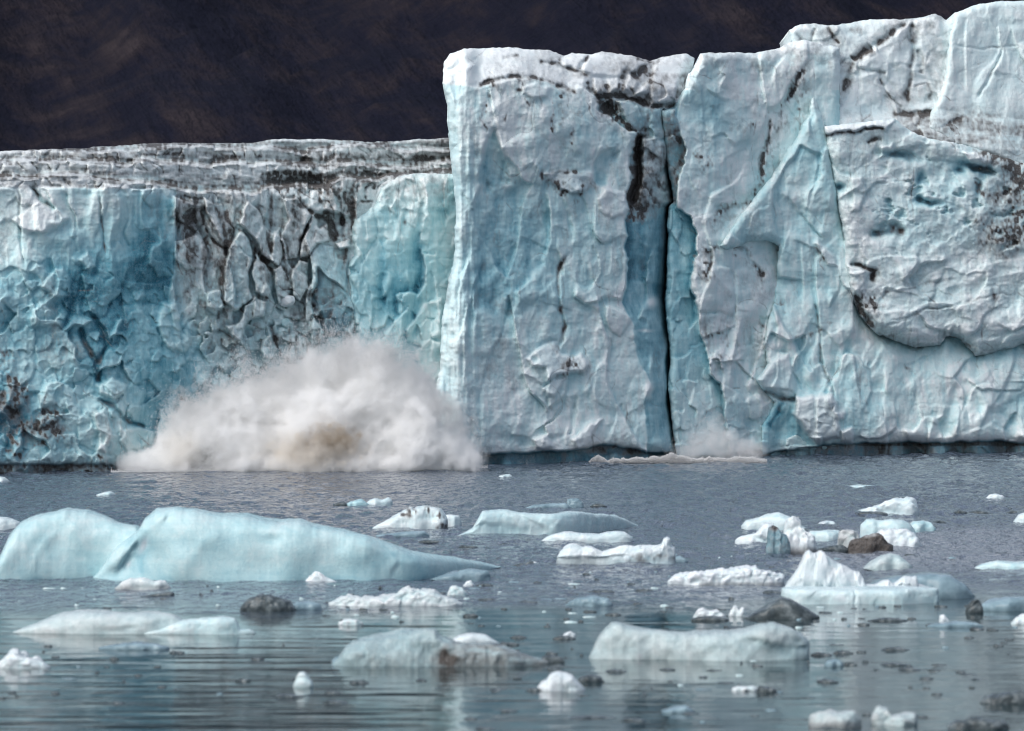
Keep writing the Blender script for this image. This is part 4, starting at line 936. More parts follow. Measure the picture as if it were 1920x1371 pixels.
def build_far(F):
    U, V = F.U, F.V
    F.S += .42; F.B += .19+.10*fbm(U/50, V/90, seed=1100, octv=3)
    F.R -= np.clip(220-V, 0, None)*.18
    F.rough(60, 9, 1, 1, 3, ay=1.6); F.rough(22, 3.4, 1, 2, 4, ay=1.8); F.crease(60, 7, 2.4, 1, 11); F.facets(60, 150, 5, 1, seed=1140, warp=.3); F.facets(22, 44, 1.2, 1, seed=1141, warp=.3); F.rough(8, 1.1, 1, 3, 3, ridged=True, ay=1.5); F.rough(4, .6, 1, 4, 2)
    F.K += np.clip(.30*fbm(U/30, V/60, seed=1112, octv=4), 0, .3)
    F.crack(cH((1810, 230), (1780, 330), (1740, 430), (1690, 500)), 3, 7, .35, 3); F.crack(cH((1560, 220), (1700, 240), (1900, 230)), 2, 2.5, .2, 3); F.step(cH((1800, 120), (1800, 260), (1770, 380)), h=7, hr=-2)
    F.K += sstep(175, 235, V-.10*(U-1760))*np.clip(.48+.6*fbm(U/50, V/12, seed=1113, octv=4), 0, .9)*sstep(300, 245, V-.25*(U-1760))
    F.R += np.clip(V-205-.12*(U-1760), 0, 60)*.8
    F.crack(cH((1640, 580), (1590, 600), (1500, 650)), 2.5, 4, .4)
    F.flake(cH((1900, 220), (2100, 200), (2100, 420), (1930, 330)), 7, 200, .1)
    F.cavity(5, .03, .03)
POLY_FAR = cH((1578, 65), (1600, 58), (1640, 40), (1690, 22), (1740, 15), (1800, 6), (1850, 4), (1920, 4), (2050, -30), (2400, -40), (3200, -90), (3200, 1120), (2400, 1000), (1925, 850), (1750, 780), (1600, 740), (1440, 640), (1455, 560), (1500, 480), (1530, 370), (1540, 250), (1556, 150))
sheet('snow_wall', 'tall snow dusted ice wall cut off by the right edge of the photo', 'ice cliff', POLY_FAR, W_MAIN, build_far, seed=8, off=1.8, edge_r=12, edge_d=20, edge_n=2.0, back=20)
# ------------------------------------------------------------------ mountain behind the glacier
def build_mountain():
    x = np.linspace(-2600, 2600, 420); y = np.linspace(1900, 5200, 300)
    X, Y = np.meshgrid(x, y)
    base = np.clip((Y-2050-.06*X)/3000, 0, 1)
    Z = 860*base**.85
    sl = X+.17*(Y-2000)                       # gullies run down toward the right
    wob = 60*fbm(X/260, Y/300, seed=31, octv=4)
    Z += base**.5*(190*fbm((sl+wob)/150, Y/1500, seed=32, octv=5, ridged=True)+60*fbm(X/600, Y/700, seed=33, octv=4)+10*fbm(X/50, Y/50, seed=34, octv=4))
    Z += -30
    n = X.shape
    idx = np.arange(X.size).reshape(n)
    q = np.stack([idx[:-1, :-1], idx[:-1, 1:], idx[1:, 1:], idx[1:, :-1]], -1).reshape(-1, 4)
    m, nt, out = new_mat('dark_scree'); b = NB(nt)
    pos = b.node('ShaderNodeTexCoord').outputs['Object']
    sx = b.node('ShaderNodeSeparateXYZ'); b.link(pos, sx.inputs[0])
    cx = b.node('ShaderNodeCombineXYZ'); b.link(b.math('MULTIPLY_ADD', sx.outputs[2], .85, sx.outputs[0]), cx.inputs[0]); b.link(b.math('MULTIPLY_ADD', sx.outputs[0], -.5, sx.outputs[2]), cx.inputs[1])
    run = cx.outputs[0]
    n1 = b.noise(b.scaled(run, (1, .22, 1)), .017, 8, .62, .3); n2 = b.noise(pos, .035, 7, .68); n3 = b.noise(b.scaled(run, (1, .35, 1)), .07, 6, .65, .2); n4 = b.noise(pos, .9, 4, .75)
    f = b.math('ADD', b.math('MULTIPLY', n1, .46), b.math('ADD', b.math('MULTIPLY', n2, .44), b.math('MULTIPLY', n3, .16)))
    col = b.ramp(f, [(.40, (.0030, .0042, .0120)), (.51, (.0070, .0074, .0165)), (.58, (.0190, .0150, .0200)), (.70, (.056, .043, .044))])
    col = b.mix(b.maprange(n4, .55, .8, 0, .5), col, (.020, .018, .024, 1))
    p = b.node('ShaderNodeBsdfPrincipled'); b.link(col, p.inputs['Base Color']); p.inputs['Roughness'].default_value = .9; p.inputs['Specular IOR Level'].default_value = .1
    bp = b.node('ShaderNodeBump'); bp.inputs['Strength'].default_value = .8; bp.inputs['Distance'].default_value = 26
    b.link(b.math('ADD', n2, b.math('MULTIPLY', n3, .7)), bp.inputs['Height']); b.link(bp.outputs[0], p.inputs['Normal'])
    # haze painted on: a faint blue glow added to the slope's own surface
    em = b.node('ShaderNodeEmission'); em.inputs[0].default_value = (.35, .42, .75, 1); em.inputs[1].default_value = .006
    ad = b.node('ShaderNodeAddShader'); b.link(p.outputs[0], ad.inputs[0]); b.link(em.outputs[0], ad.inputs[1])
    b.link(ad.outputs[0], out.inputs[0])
    me = mesh_from('mountain', np.stack([X, Y, Z], -1).reshape(-1, 3), quads=q)
    tag(obj('mountain', me, m), 'dark scree mountainside rising behind the glacier', 'mountain', kind='structure')
build_mountain()

# ------------------------------------------------------------------ the fjord
def build_water():
    vis = FH/(np.linspace(1420, 838, 860)-VH)
    D = np.r_[np.linspace(25, vis[0], 40)[:-1], vis, np.geomspace(vis[-1], 2600, 60)[1:]]
    ang = np.r_[np.linspace(-1.3, -.105, 50)[:-1], np.linspace(-.105, .105, 620), np.linspace(.105, 1.3, 50)[1:]]
    A, DD = np.meshgrid(ang, D)
    X = np.tan(A)*DD; Y = DD
    v = VH+FH/DD; u = 960+np.tan(A)*FPX
    # rough where the breeze reaches, glassy close in
    calm = sstep(1085, 1165, v+26*fbm(X/9, Y/22, seed=41, octv=3)+10*np.clip((u-900)/300, -1, 1))
    calm = np.clip(calm, 0, 1)
    patch = sstep(-.25, .35, fbm(X/26, Y/60, seed=42, octv=3))
    amp = (1-calm)*(.55+.45*patch)+calm*.05
    amp = amp*(1-.6*sstep(1030, 1090, v))
    w1 = fbm(X/1.7, Y/4.2, seed=43, octv=4, gain=.55)
    w2 = fbm(X/1.3, Y/2.2, seed=44, octv=3, ridged=True)
    sw = fbm(X/9, Y/3.2, seed=45, octv=3)
    Z = amp*(.34*w1+.12*w2+.12*sw)+calm*(.021*fbm(X/6, Y/1.6, seed=46, octv=3)+.008*fbm(X/2.2, Y/.55, seed=47, octv=2))
    far = sstep(650, 560, DD)*sstep(80, 110, DD)
    Z *= far
    # brash: a skin of slush on the right
    sl = sstep(1490, 1640, u+60*fbm(X/5, Y/9, seed=48))*sstep(975, 1005, v)*sstep(1090, 1050, v)
    sl = np.maximum(sl, .35*sstep(.35, .6, fbm(X/7, Y/14, seed=49, octv=4))*sstep(985, 1030, v)*sstep(1130, 1080, v))
    n = X.shape; idx = np.arange(X.size).reshape(n)
    q = np.stack([idx[:-1, :-1], idx[:-1, 1:], idx[1:, 1:], idx[1:, :-1]], -1).reshape(-1, 4)
    me = mesh_from('water', np.stack([X, Y, Z], -1).reshape(-1, 3), quads=q)
    at = me.attributes.new('ice', 'FLOAT_COLOR', 'POINT')
    at.data.foreach_set('color', np.stack([sl, calm, calm*0, calm*0+1], -1).astype(np.float32).ravel())
    m, nt, out = new_mat('fjord_water'); b = NB(nt)
    pos = b.node('ShaderNodeTexCoord').outputs['Object']
    a = b.node('ShaderNodeAttribute', attribute_name='ice'); sp = b.node('ShaderNodeSeparateColor'); b.link(a.outputs['Color'], sp.inputs[0])
    slush, calmn = sp.outputs[0], sp.outputs[1]
    n1 = b.noise(b.scaled(pos, (.85, .26, 1)), 1.15, 4, .58); n2 = b.noise(b.scaled(pos, (.6, 1.5, 1)), 4.0, 3, .55)
    n5 = b.noise(b.scaled(pos, (.5, 1.0, 1)), 3.2, 4, .7)
    hgt = b.math('ADD', b.math('MULTIPLY', b.math('POWER', n1, 1.6), b.maprange(calmn, 0, 1, 15.0, 1.0)), b.math('MULTIPLY', n2, .35))
    bp = b.node('ShaderNodeBump'); b.link(b.maprange(calmn, 0, 1, 1.0, .06), bp.inputs['Strength']); bp.inputs['Distance'].default_value = .11
    b.link(hgt, bp.inputs['Height'])
    p = b.node('ShaderNodeBsdfPrincipled')
    sm = b.math('MULTIPLY', slush, b.maprange(n5, .38, .62), clamp=True)
    body = b.mix(calmn, (.090, .118, .162, 1), (.012, .030, .036, 1))
    col = b.mix(sm, body, (.30, .325, .36, 1))
    b.link(col, p.inputs['Base Color'])
    rg = b.math('ADD', b.maprange(calmn, 0, 1, .07, .035), b.math('MULTIPLY', sm, .5))
    b.link(rg, p.inputs['Roughness']); p.inputs['IOR'].default_value = 1.333; b.link(b.maprange(calmn, 0, 1, .5, .22), p.inputs['Specular IOR Level'])
    b.link(bp.outputs[0], p.inputs['Normal']); b.link(p.outputs[0], out.inputs[0])
    me.materials.append(m)
    o = obj('water', me); tag(o, 'grey fjord water, rippled far out and glassy close in', 'water', kind='structure')
build_water()
# ------------------------------------------------------------------ floating ice
BERG = ice_material('berg_ice', tone=.90, snow_c=(.76, .80, .85), fine=2.2, rough=.28, gloss=.5, strata=.04, bumpd=.03, streak=.10)
def clear_ice():
    m, nt, out = new_mat('clear_ice'); b = NB(nt)
    pos = b.node('ShaderNodeTexCoord').outputs['Object']
    n1 = b.noise(pos, 2.2, 5, .65); n2 = b.noise(pos, 9, 3, .6)
    col = b.ramp(n1, [(.32, (.030, .040, .045)), (.52, (.075, .095, .104)), (.74, (.21, .245, .26))])
    p = b.node('ShaderNodeBsdfPrincipled'); b.link(col, p.inputs['Base Color']); p.inputs['Roughness'].default_value = .16; p.inputs['IOR'].default_value = 1.31
    bp = b.node('ShaderNodeBump'); bp.inputs['Strength'].default_value = .6; bp.inputs['Distance'].default_value = .04
    b.link(b.math('ADD', n1, b.math('MULTIPLY', n2, .4)), bp.inputs['Height']); b.link(bp.outputs[0], p.inputs['Normal'])
    b.link(p.outputs[0], out.inputs[0]); return m
CLEAR = clear_ice()
def glassy_ice():
    m, nt, out = new_mat('glassy_ice'); b = NB(nt)
    pos = b.node('ShaderNodeTexCoord').outputs['Object']
    n1 = b.noise(pos, 1.4, 5, .6)
    col = b.ramp(n1, [(.3, (.13, .205, .245)), (.6, (.235, .335, .385)), (.8, (.42, .52, .56))])
    p = b.node('ShaderNodeBsdfPrincipled'); b.link(col, p.inputs['Base Color']); p.inputs['Roughness'].default_value = .13; p.inputs['IOR'].default_value = 1.31
    bp = b.node('ShaderNodeBump'); bp.inputs['Strength'].default_value = .5; bp.inputs['Distance'].default_value = .05
    b.link(n1, bp.inputs['Height']); b.link(bp.outputs[0], p.inputs['Normal']); b.link(p.outputs[0], out.inputs[0]); return m
GLASSY = glassy_ice()

def berg(name, label, cat, prof, wl, dep, blue=.15, snow=.3, dirt=0, rough=.10, lump=.22, facet=0.0, box=.55, seed=0, mat=None, feats=None, group=None, parent=None,
         fine=1.0, ny=44, dx=2.2, crest=0.0, clump=0.0):
    """a floe: cross-sections lofted along its length under a skyline given in photo pixels (u, v); dep = half thickness in metres"""
    p = np.asarray(prof, float)
    u = np.linspace(p[0, 0], p[-1, 0], int(max(14, (p[-1, 0]-p[0, 0])/dx)))
    if isinstance(wl, list):                       # a body lying obliquely: its waterline recedes along its length
        wp = np.asarray(wl, float); Du = water_dist(np.interp(u, wp[:, 0], wp[:, 1]))
        Du = np.convolve(np.pad(Du, 12, mode='edge'), np.ones(25)/25, 'valid')
    else: Du = np.full(len(u), water_dist(wl))
    D = float(Du.min()); Yc = Du+dep
    H = CAM_H-(np.interp(u, p[:, 0], p[:, 1])-VH)*Yc/FPX
    jag = fbm(u/9, u*0+seed, seed=seed+3, octv=3)
    H = np.clip(H*(1+.10*lump*jag), .01, None)
    tt = (u-u[0])/(u[-1]-u[0])
    taper = np.clip(1-np.abs(2*tt-1)**3.0, 0, 1)**.5
    d = dep*(taper*(.8+.35*fbm(tt*3+seed, tt*0, seed=seed+1, octv=2)))+.01
    ang = np.linspace(math.radians(-14), math.radians(194), ny)
    c, s_ = np.cos(ang), np.sin(ang)
    cy = -np.sign(c)*np.abs(c)**box; cz = np.where(s_ >= 0, np.abs(s_)**(box*1.1), -np.abs(s_)*.9)
    X0 = (u-960)*Yc/FPX
    X = np.repeat(X0[None], ny, 0)
    cr = crest*dep*fbm(tt*2.5+seed*.7, tt*0, seed=seed+2, octv=2)[None]
    Y = Yc+cy[:, None]*d[None]*1.0 + cr*np.clip(cz, 0, 1)[:, None]
    Z = cz[:, None]*H[None]
    Z = np.where(cz[:, None] < 0, cz[:, None]*np.minimum(H, .8)[None], Z)
    Hm = max(H.max(), .15)
    # photo coordinates of the near surface, for hand-placed features
    pu = 960+X*FPX/Y; pv = VH+(CAM_H-Z)*FPX/Y
    F = Field(pu, pv, seed+900, warp=.35)
    F.B += blue+.07; F.S += snow*.85; F.K += dirt
    if feats: feats(F)
    front = (cy < .35)[:, None]
    k = D/FPX
    lam = Hm
    dn = lump*Hm*.55*fbm(X/lam/1.1, Y/lam/1.1, Z/lam/.8, seed=seed, octv=3)+rough*Hm*.35*fbm(X/lam*4/1.2, Y/lam*4/1.2, Z/lam*4, seed=seed+5, octv=3, ridged=True)
    if clump:
        for q_, (sc_, am_) in enumerate(((.62, 1.0), (.27, .5))):
            wx = .25*vnoise(X/(sc_*Hm), Z/(sc_*Hm), Y/(sc_*Hm), seed=seed+60+q_)
            f1, f2, cA_, cB_ = worley(X/(sc_*Hm)+.3*Y/Hm+wx, Z/(sc_*.8*Hm)+.8*Y/(sc_*Hm)+wx, seed+6+q_*9, both=True)
            kk = .5+.5*sstep(0, .12, f2-f1)
            pl = lambda c: (c[0]-.5)*.5+1.3*(((c[0]*7.31) % 1-.5)*c[1]+((c[0]*13.7) % 1-.5)*c[2])
            dn = dn+clump*am_*Hm*.62*(pl(cA_)*kk+pl(cB_)*(1-kk))
            F.B += .10*clump*np.clip(f1-.4, 0, 1)
    if facet:
        f1, f2, cid, ddx, ddy = worley((X+.5*Y)/(.75*Hm), (Z*1.2+.35*Y)/(.75*Hm), seed+8)
        c2 = (cid*7.31) % 1; c3 = (cid*13.7) % 1
        dn = dn+facet*Hm*.5*((cid-.5)+1.6*((c2-.5)*ddx+(c3-.5)*ddy))
    fade = np.clip(Z/(.25*Hm)+.35, 0, 1)*np.clip(H/Hm*1.6, .1, 1)[None]
    dn = dn*fade
    R = np.where(front, F.R*k, 0)
    zs = np.clip(cz, 0, 1)[:, None]
    Y = Y + cy[:, None]*dn - R
    Z = Z + np.clip(zs, 0, 1)*dn*.8
    X = X + .5*dn*(2*tt-1)[None]
    base = np.array([X0.mean(), Yc.mean(), 0.0])
    co = np.stack([X, Y, Z], -1).reshape(-1, 3)-base
    nu = len(u); idx = np.arange(ny*nu).reshape(ny, nu)
    q = np.stack([idx[:-1, :-1], idx[:-1, 1:], idx[1:, 1:], idx[1:, :-1]], -1).reshape(-1, 4)
    cav = dn-blur(dn, 4) if min(dn.shape) > 10 else dn*0  # crevices tinted bluer and crests whiter, translucency painted in
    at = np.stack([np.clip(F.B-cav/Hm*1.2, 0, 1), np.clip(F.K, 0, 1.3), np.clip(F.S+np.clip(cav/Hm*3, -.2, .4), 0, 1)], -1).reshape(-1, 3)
    me = mesh_from(name, co, quads=q, attr=at)
    o = obj(name, me, mat or BERG)
    o.location = base
    if parent:
        o.parent = parent; o.location = base-np.array(parent.location)
        if label: o['label'] = label
    else: tag(o, label, cat, group)
    return o

c9 = crop(0, 880, 2.792); c10 = crop(600, 880, 2.792); c11 = crop(1200, 880, 2.667); c12 = crop(1330, 900, 3.254); c13 = crop(1360, 1120, 3.4286); c14 = crop(880, 1120, 3.4286)
# -- the long turquoise iceberg
def f_left(F):
    F.B += .08*fbm(F.U/40, F.V/26, seed=51)
    F.step(c9((180, 480), (160, 540), (150, 580)), h=4, hr=0, wl=20, wr=10); F.ridge(c9((330, 300), (240, 380), (170, 480), (140, 570)), 5, 10)
    F.rough(50, 5, 1, 1, 2); F.B += .10*sstep(1060, 1085, F.V)
berg('iceberg', 'rounded pale turquoise iceberg hump cut off by the left edge', 'iceberg', [(-150, 1086), (-110, 1040), (-60, 990), (0, 1015), (8, 1010)][:0]+[(-190, 1086), (-150, 1070), (-70, 1060), (-20, 1058), (0, 1050), (21, 1002), (39, 980), (72, 966), (104, 960), (125, 954), (165, 956), (193, 966), (222, 980), (258, 987), (290, 1020), (320, 1086)],
     1088, 3.4, blue=.23, snow=.0, lump=.10, rough=.03, box=.5, seed=1, feats=f_left)
def f_right(F):
    F.B += .08*fbm(F.U/60, F.V/30, seed=52)+.05*sstep(560, 700, F.U)
    F.rough(70, 5, 1, 1, 2)
    F.flake(c9((590, 550), (640, 470), (700, 390), (760, 345), (800, 370), (760, 450), (720, 520), (650, 545)), -9, 0, .2, soft=3, blue=.16)
    F.step(c9((590, 552), (660, 440), (720, 370), (770, 330), (900, 230)), h=6, hr=-2, wl=22, wr=20, soft=2.5)
    F.facets(10, 12, 2.2, np.exp(-((F.U-258)/22)**2-((F.V-1035)/26)**2), seed=53); F.blob(*c9((745, 400))[0], 6, 14, snow=.9, rot=30); F.blob(*c9((665, 500))[0], 4, 7, snow=.8, rot=30); F.blob(*c9((740, 490))[0], 8, 8, h=-4, blue=.15)  # white spots here are painted glints
    F.ridge(c9((930, 580), (980, 480), (1060, 390), (1180, 330)), 6, 18)
    F.blob(*c9((1430, 360))[0], 20, 6, h=-4, blue=.10); F.ridge(c9((1180, 330), (1380, 310), (1600, 340), (1780, 420)), 5, 18)
    F.step(c10((350, 560), (400, 500), (420, 470)), h=4, hr=-2, wl=30); F.ridge(c10((0, 330), (150, 370), (300, 430), (420, 480), (700, 510)), 5, 16)
    F.B += .10*sstep(1068, 1090, F.V); F.grime(c9((1430, 258), (1465, 262)), 3, .8)
berg('iceberg', 'largest turquoise iceberg, high at its left end and tapering low to the right', 'iceberg', [(166, 1090), (185, 1072), (200, 1052), (222, 1023), (258, 995), (272, 973), (294, 955), (330, 952), (380, 957), (412, 964), (462, 964), (501, 972), (530, 975), (562, 975), (587, 984), (640, 993), (690, 1004), (743, 1023), (772, 1034), (851, 1046), (904, 1055), (925, 1060), (940, 1065)],
     [(166, 1092), (680, 1092), (780, 1089), (860, 1081), (940, 1067)], 3.6, blue=.26, snow=0, lump=.10, rough=.03, box=.5, seed=2, feats=f_right)
# small ice against and around it
berg('ice_chunk', 'white jagged ice chunk at the foot of the largest turquoise iceberg', 'ice chunk', [(571, 1091), (578, 1082), (590, 1072), (600, 1073), (612, 1082), (632, 1091)], 1093, .5, snow=.7, blue=.02, clump=.3, seed=3)
berg('ice_chunk', 'small rounded white ice lump beside the right flank of the largest iceberg', 'ice chunk', [(673, 1087), (682, 1077), (693, 1075), (704, 1079), (712, 1087)], 1088, .4, snow=.6, blue=.02, lump=.3, seed=4)
def f_pink(F): F.K += .18+.3*sstep(1093, 1103, F.V)
berg('ice_floe', 'low grey ice floe in front of the largest iceberg\'s left foot', 'ice floe', [(214, 1104), (228, 1092), (245, 1084), (270, 1083), (290, 1089), (310, 1090), (322, 1103)], 1105, .7, snow=.3, blue=.02, lump=.3, feats=f_pink, seed=5)
berg('ice_fragment', 'thin dark ice sliver just in front of the grey floe at left', 'ice fragment', [(263, 1119), (275, 1116), (300, 1112), (318, 1109), (328, 1112), (327, 1118)], 1119, .5, mat=CLEAR, seed=6)
def f_boul(F): pass
berg('ice_boulder', 'dark green rounded boulder of clear ice left of centre', 'ice boulder', [(450, 1141), (458, 1128), (470, 1119), (490, 1115), (510, 1116), (528, 1123), (545, 1126), (555, 1143)], 1147, .9, mat=CLEAR, lump=.3, clump=.2, seed=7)
berg('ice_floe', 'translucent grey ice slab trailing right of the dark green boulder', 'ice floe', [(540, 1141), (556, 1129), (580, 1127), (600, 1132), (606, 1142)], 1144, .8, mat=GLASSY, seed=8)
# left foreground
def f_fl(F): F.step(c9((470, 870), (560, 840), (760, 815), (940, 785)), h=0, hr=-3, wr=12, blue=.1); F.S -= .2*sstep(250, 330, F.U)
berg('ice_floe', 'long smooth lilac white floe in the left foreground', 'ice floe', [(20, 1187), (45, 1177), (72, 1167), (95, 1157), (118, 1149), (172, 1144), (215, 1147), (270, 1148), (312, 1149), (330, 1153), (345, 1163), (390, 1172), (440, 1181)], 1189, 1.6, snow=.1, blue=.08, dirt=.24, lump=.16, rough=.04, seed=9, feats=f_fl)
berg('ice_floe', 'thin translucent ice sheet at the right end of the long lilac floe', 'ice floe', [(255, 1188), (300, 1180), (345, 1162), (380, 1158), (410, 1157), (440, 1158), (447, 1166), (440, 1178), (470, 1180), (480, 1187)], 1190, .9, mat=None, blue=.16, snow=.15, lump=.2, seed=10)
for i, (pr, lab, sn) in enumerate([([(-20, 1252), (0, 1240), (12, 1230), (30, 1226), (50, 1235), (80, 1240), (95, 1250)], 'broad cluster of white ice crumbs at the left edge', .6),
                        ([(12, 1232), (17, 1219), (26, 1216), (36, 1219), (40, 1231)], 'bright ice cube standing on the crumbs at the left edge', .8),
                        ([(34, 1235), (38, 1223), (46, 1221), (52, 1226), (54, 1235)], 'small white ice block right beside the cube at the left edge', .7),
                        ([(50, 1249), (58, 1236), (70, 1230), (80, 1237), (88, 1249)], 'white ice lump at the right end of the crumbs at left', .6)]):
    berg('ice_chunk', lab, 'ice chunk', pr, 1253-i*1.5+(1.5 if i == 3 else 0), .5, snow=sn, blue=.05, clump=.35, lump=.3, seed=20+i)
def f_fr(F): F.K += .18
berg('ice_floe', 'ragged low floe of grey crumbled ice right of the dark boulder', 'ice floe', [(616, 1130), (640, 1121), (654, 1118), (690, 1120), (710, 1119), (733, 1115), (750, 1107), (768, 1103), (800, 1106), (815, 1107), (830, 1117), (850, 1122), (868, 1131)], 1138, 1.2, snow=.4, blue=.04, clump=.4, lump=.3, feats=f_fr, seed=25)
berg('ice_chunk', 'small grey ice lump at the right end of the ragged crumbled floe', 'ice chunk', [(838, 1115), (845, 1101), (855, 1097), (866, 1103), (876, 1114)], 1117, .5, snow=.2, blue=.1, dirt=.1, clump=.3, seed=26)
berg('ice_floe', 'thin grey ice plate under the tapering end of the largest iceberg', 'ice floe', [(805, 1087), (840, 1075), (880, 1066), (915, 1071), (920, 1080)], 1088, .9, mat=GLASSY, lump=.3, seed=27)
berg('ice_chunk', 'tiny bright ice piece near the largest iceberg\'s right tip', 'ice chunk', [(868, 1098), (876, 1090), (883, 1088), (890, 1098)], 1099, .3, snow=.8, blue=.02, clump=.3, seed=28)
def f_brown(F):
    F.K += .42*sstep(830, 860, F.U)*np.clip(.6+.8*fbm(F.U/26, F.V/5, seed=61), 0, 1); F.K += .18; F.blob(*c10((660, 990))[0], 20, 14, dirt=1.3); F.rough(30, 5, 1, 1, 3); F.rough(9, 2, 1, 2, 3); F.B += .10*fbm(F.U/20, F.V/16, seed=62)
BROWN = ice_material('silty_ice', fine=2.6, rough=.25, gloss=.5, dirt_tone=(.058, .046, .040), bumpd=.06)
berg('ice_floe', 'silty clear ice floe with brown stain in the centre foreground', 'ice floe', [(622, 1247), (640, 1228), (654, 1212), (675, 1203), (700, 1194), (722, 1189), (740, 1184), (754, 1180), (772, 1183), (815, 1184), (829, 1198), (850, 1204), (869, 1206), (922, 1204), (940, 1211), (958, 1219), (994, 1231), (1030, 1240)], 1252, 1.8, blue=.34, snow=0, dirt=.24, lump=.3, rough=.16, seed=30, mat=BROWN, feats=f_brown)
berg('ice_floe', 'flat white ice patch showing behind the silty floe', 'ice floe', [(838, 1206), (860, 1192), (885, 1187), (910, 1190), (936, 1206)], 1207, .8, snow=.6, blue=.05, lump=.15, rough=.05, seed=31)
berg('ice_fragment', 'dark pointed end of clear ice at the silty floe\'s right tip', 'ice fragment', [(1005, 1241), (1020, 1230), (1040, 1229), (1056, 1234), (1059, 1241)], 1244, .5, mat=CLEAR, seed=32)
def f_sm(F): F.facets(20, 24, 3, 1, seed=63)
berg('ice_chunk', 'small white rounded ice chunk in the centre foreground', 'ice chunk', [(1006, 1292), (1014, 1281), (1025, 1273), (1032, 1262), (1044, 1258), (1058, 1262), (1070, 1266), (1080, 1276), (1090, 1284), (1098, 1292)], 1297, .9, snow=.75, blue=.04, lump=.25, feats=f_sm, seed=33)
berg('ice_fragment', 'dark oval of clear ice right behind the small white chunk', 'ice fragment', [(1078, 1278), (1092, 1267), (1110, 1264), (1125, 1268), (1133, 1277)], 1280, .5, mat=CLEAR, seed=34)
berg('ice_fragment', 'dark sliver touching the left side of the small white chunk', 'ice fragment', [(986, 1295), (995, 1290), (1010, 1290), (1015, 1296)], 1297, .3, mat=CLEAR, seed=35)
def f_lng(F):
    F.step(c11((215, 800), (222, 870), (218, 940)), h=2.5, hr=-2, wl=20, wr=20, soft=1.5); F.rough(40, 6, 1, 1, 3)
    F.blob(*c14((1100, 375))[0], 7, 6, snow=1.0, h=3); F.step(c11((500, 830), (600, 850), (720, 890), (860, 880)), h=3, hr=-3, wl=20, wr=20, blue=.1); F.flake(c11((740, 940), (770, 900), (810, 895), (845, 920), (840, 945)), 5, 90, .1, soft=2, rnd=4)
berg('ice_floe', 'long smooth blue white floe with two humps in the right foreground', 'ice floe', [(1104, 1233), (1115, 1212), (1123, 1198), (1135, 1183), (1148, 1172), (1160, 1170), (1173, 1176), (1209, 1181), (1240, 1181), (1275, 1185), (1312, 1187), (1369, 1184), (1400, 1178), (1425, 1171), (1450, 1168), (1462, 1171), (1485, 1178), (1500, 1187), (1522, 1206), (1518, 1232)], 1239, 1.8, blue=.13, snow=.0, dirt=.33, lump=.18, rough=.05, seed=36, feats=f_lng, box=.45)
# right foreground / middle
def f_mound(F): F.rough(22, 3, 1, 1, 3); F.rough(7, 1, 1, 2, 3)
berg('ice_mound', 'smooth dark grey mound of clear ice below the peaked iceberg', 'ice mound', [(1396, 1158), (1415, 1147), (1432, 1139), (1450, 1127), (1462, 1119), (1472, 1120), (1485, 1124), (1500, 1133), (1511, 1139), (1525, 1148), (1537, 1156)], 1162, 1.4, mat=CLEAR, lump=.12, rough=.05, seed=37)
berg('ice_chunk', 'crumbly white ice on a dark plate left of the dark mound', 'ice chunk', [(1300, 1156), (1308, 1145), (1318, 1141), (1330, 1146), (1345, 1145), (1355, 1150), (1362, 1158)], 1160, .5, snow=.75, blue=.02, clump=.4, seed=38)
berg('ice_chunk', 'pair of tiny white ice teeth against the dark mound\'s left slope', 'ice chunk', [(1366, 1154), (1372, 1143), (1379, 1135), (1385, 1145), (1392, 1139), (1398, 1147), (1402, 1154)], 1156, .4, snow=.6, blue=.02, clump=.3, seed=39)
berg('ice_fragment', 'dark flat plate under the crumbly white ice', 'ice fragment', [(1296, 1161), (1310, 1156), (1340, 1155), (1362, 1158), (1367, 1163)], 1165, .5, mat=CLEAR, seed=40)
def f_cr(F): F.K += .5*sstep(1088, 1096, F.V)*(F.U > 1310)
berg('ice_floe', 'long low white floe left of the peaked iceberg', 'ice floe', [(1252, 1089), (1262, 1082), (1275, 1075), (1300, 1072), (1330, 1070), (1360, 1069), (1376, 1067), (1388, 1068), (1412, 1065), (1417, 1062), (1424, 1068), (1445, 1071), (1470, 1078)], 1097, 1.0, snow=.8, blue=.02, clump=.35, lump=.3, rough=.2, seed=41, feats=f_cr)
# the peaked iceberg
def f_peak(F):
    F.B += .10*sstep(1098, 1106, F.V); F.step([(1465, 1102), (1550, 1104), (1640, 1102), (1762, 1104)], h=0, hr=5, wl=10, wr=60, taper=0, soft=1.2); F.S += .35*sstep(1104, 1098, F.V)
    F.facets(34, 40, 7, sstep(1108, 1096, F.V), seed=64, tilt=.8); F.facets(14, 16, 2.0, 1, seed=65)
    F.step(c11((850, 420), (870, 500), (880, 560), (830, 600)), h=3, hr=-4, wl=20, wr=20); F.step(c11((1000, 460), (960, 540), (930, 590)), h=-3, hr=4, wl=20, wr=20); F.blob(*c11((1000, 650))[0], 10, 8, snow=.4)
    F.B += .05
D_ = water_dist(1134)
pk = tag(empty('iceberg', ((1612-960)*D_/FPX, D_+2.2, 0)), 'white peaked iceberg on a flat ice shelf at right', 'iceberg')
def f_shelf(F):
    F.B += .06+.10*sstep(1106, 1126, F.V)*(.5+fbm(F.U/30, F.V/20, seed=66)); F.facets(30, 22, 2.2, 1, seed=67); F.blob(*c11((1000, 650))[0], 12, 8, snow=.5); F.crack([(1600, 1100), (1604, 1118), (1600, 1134)], 2, 4)
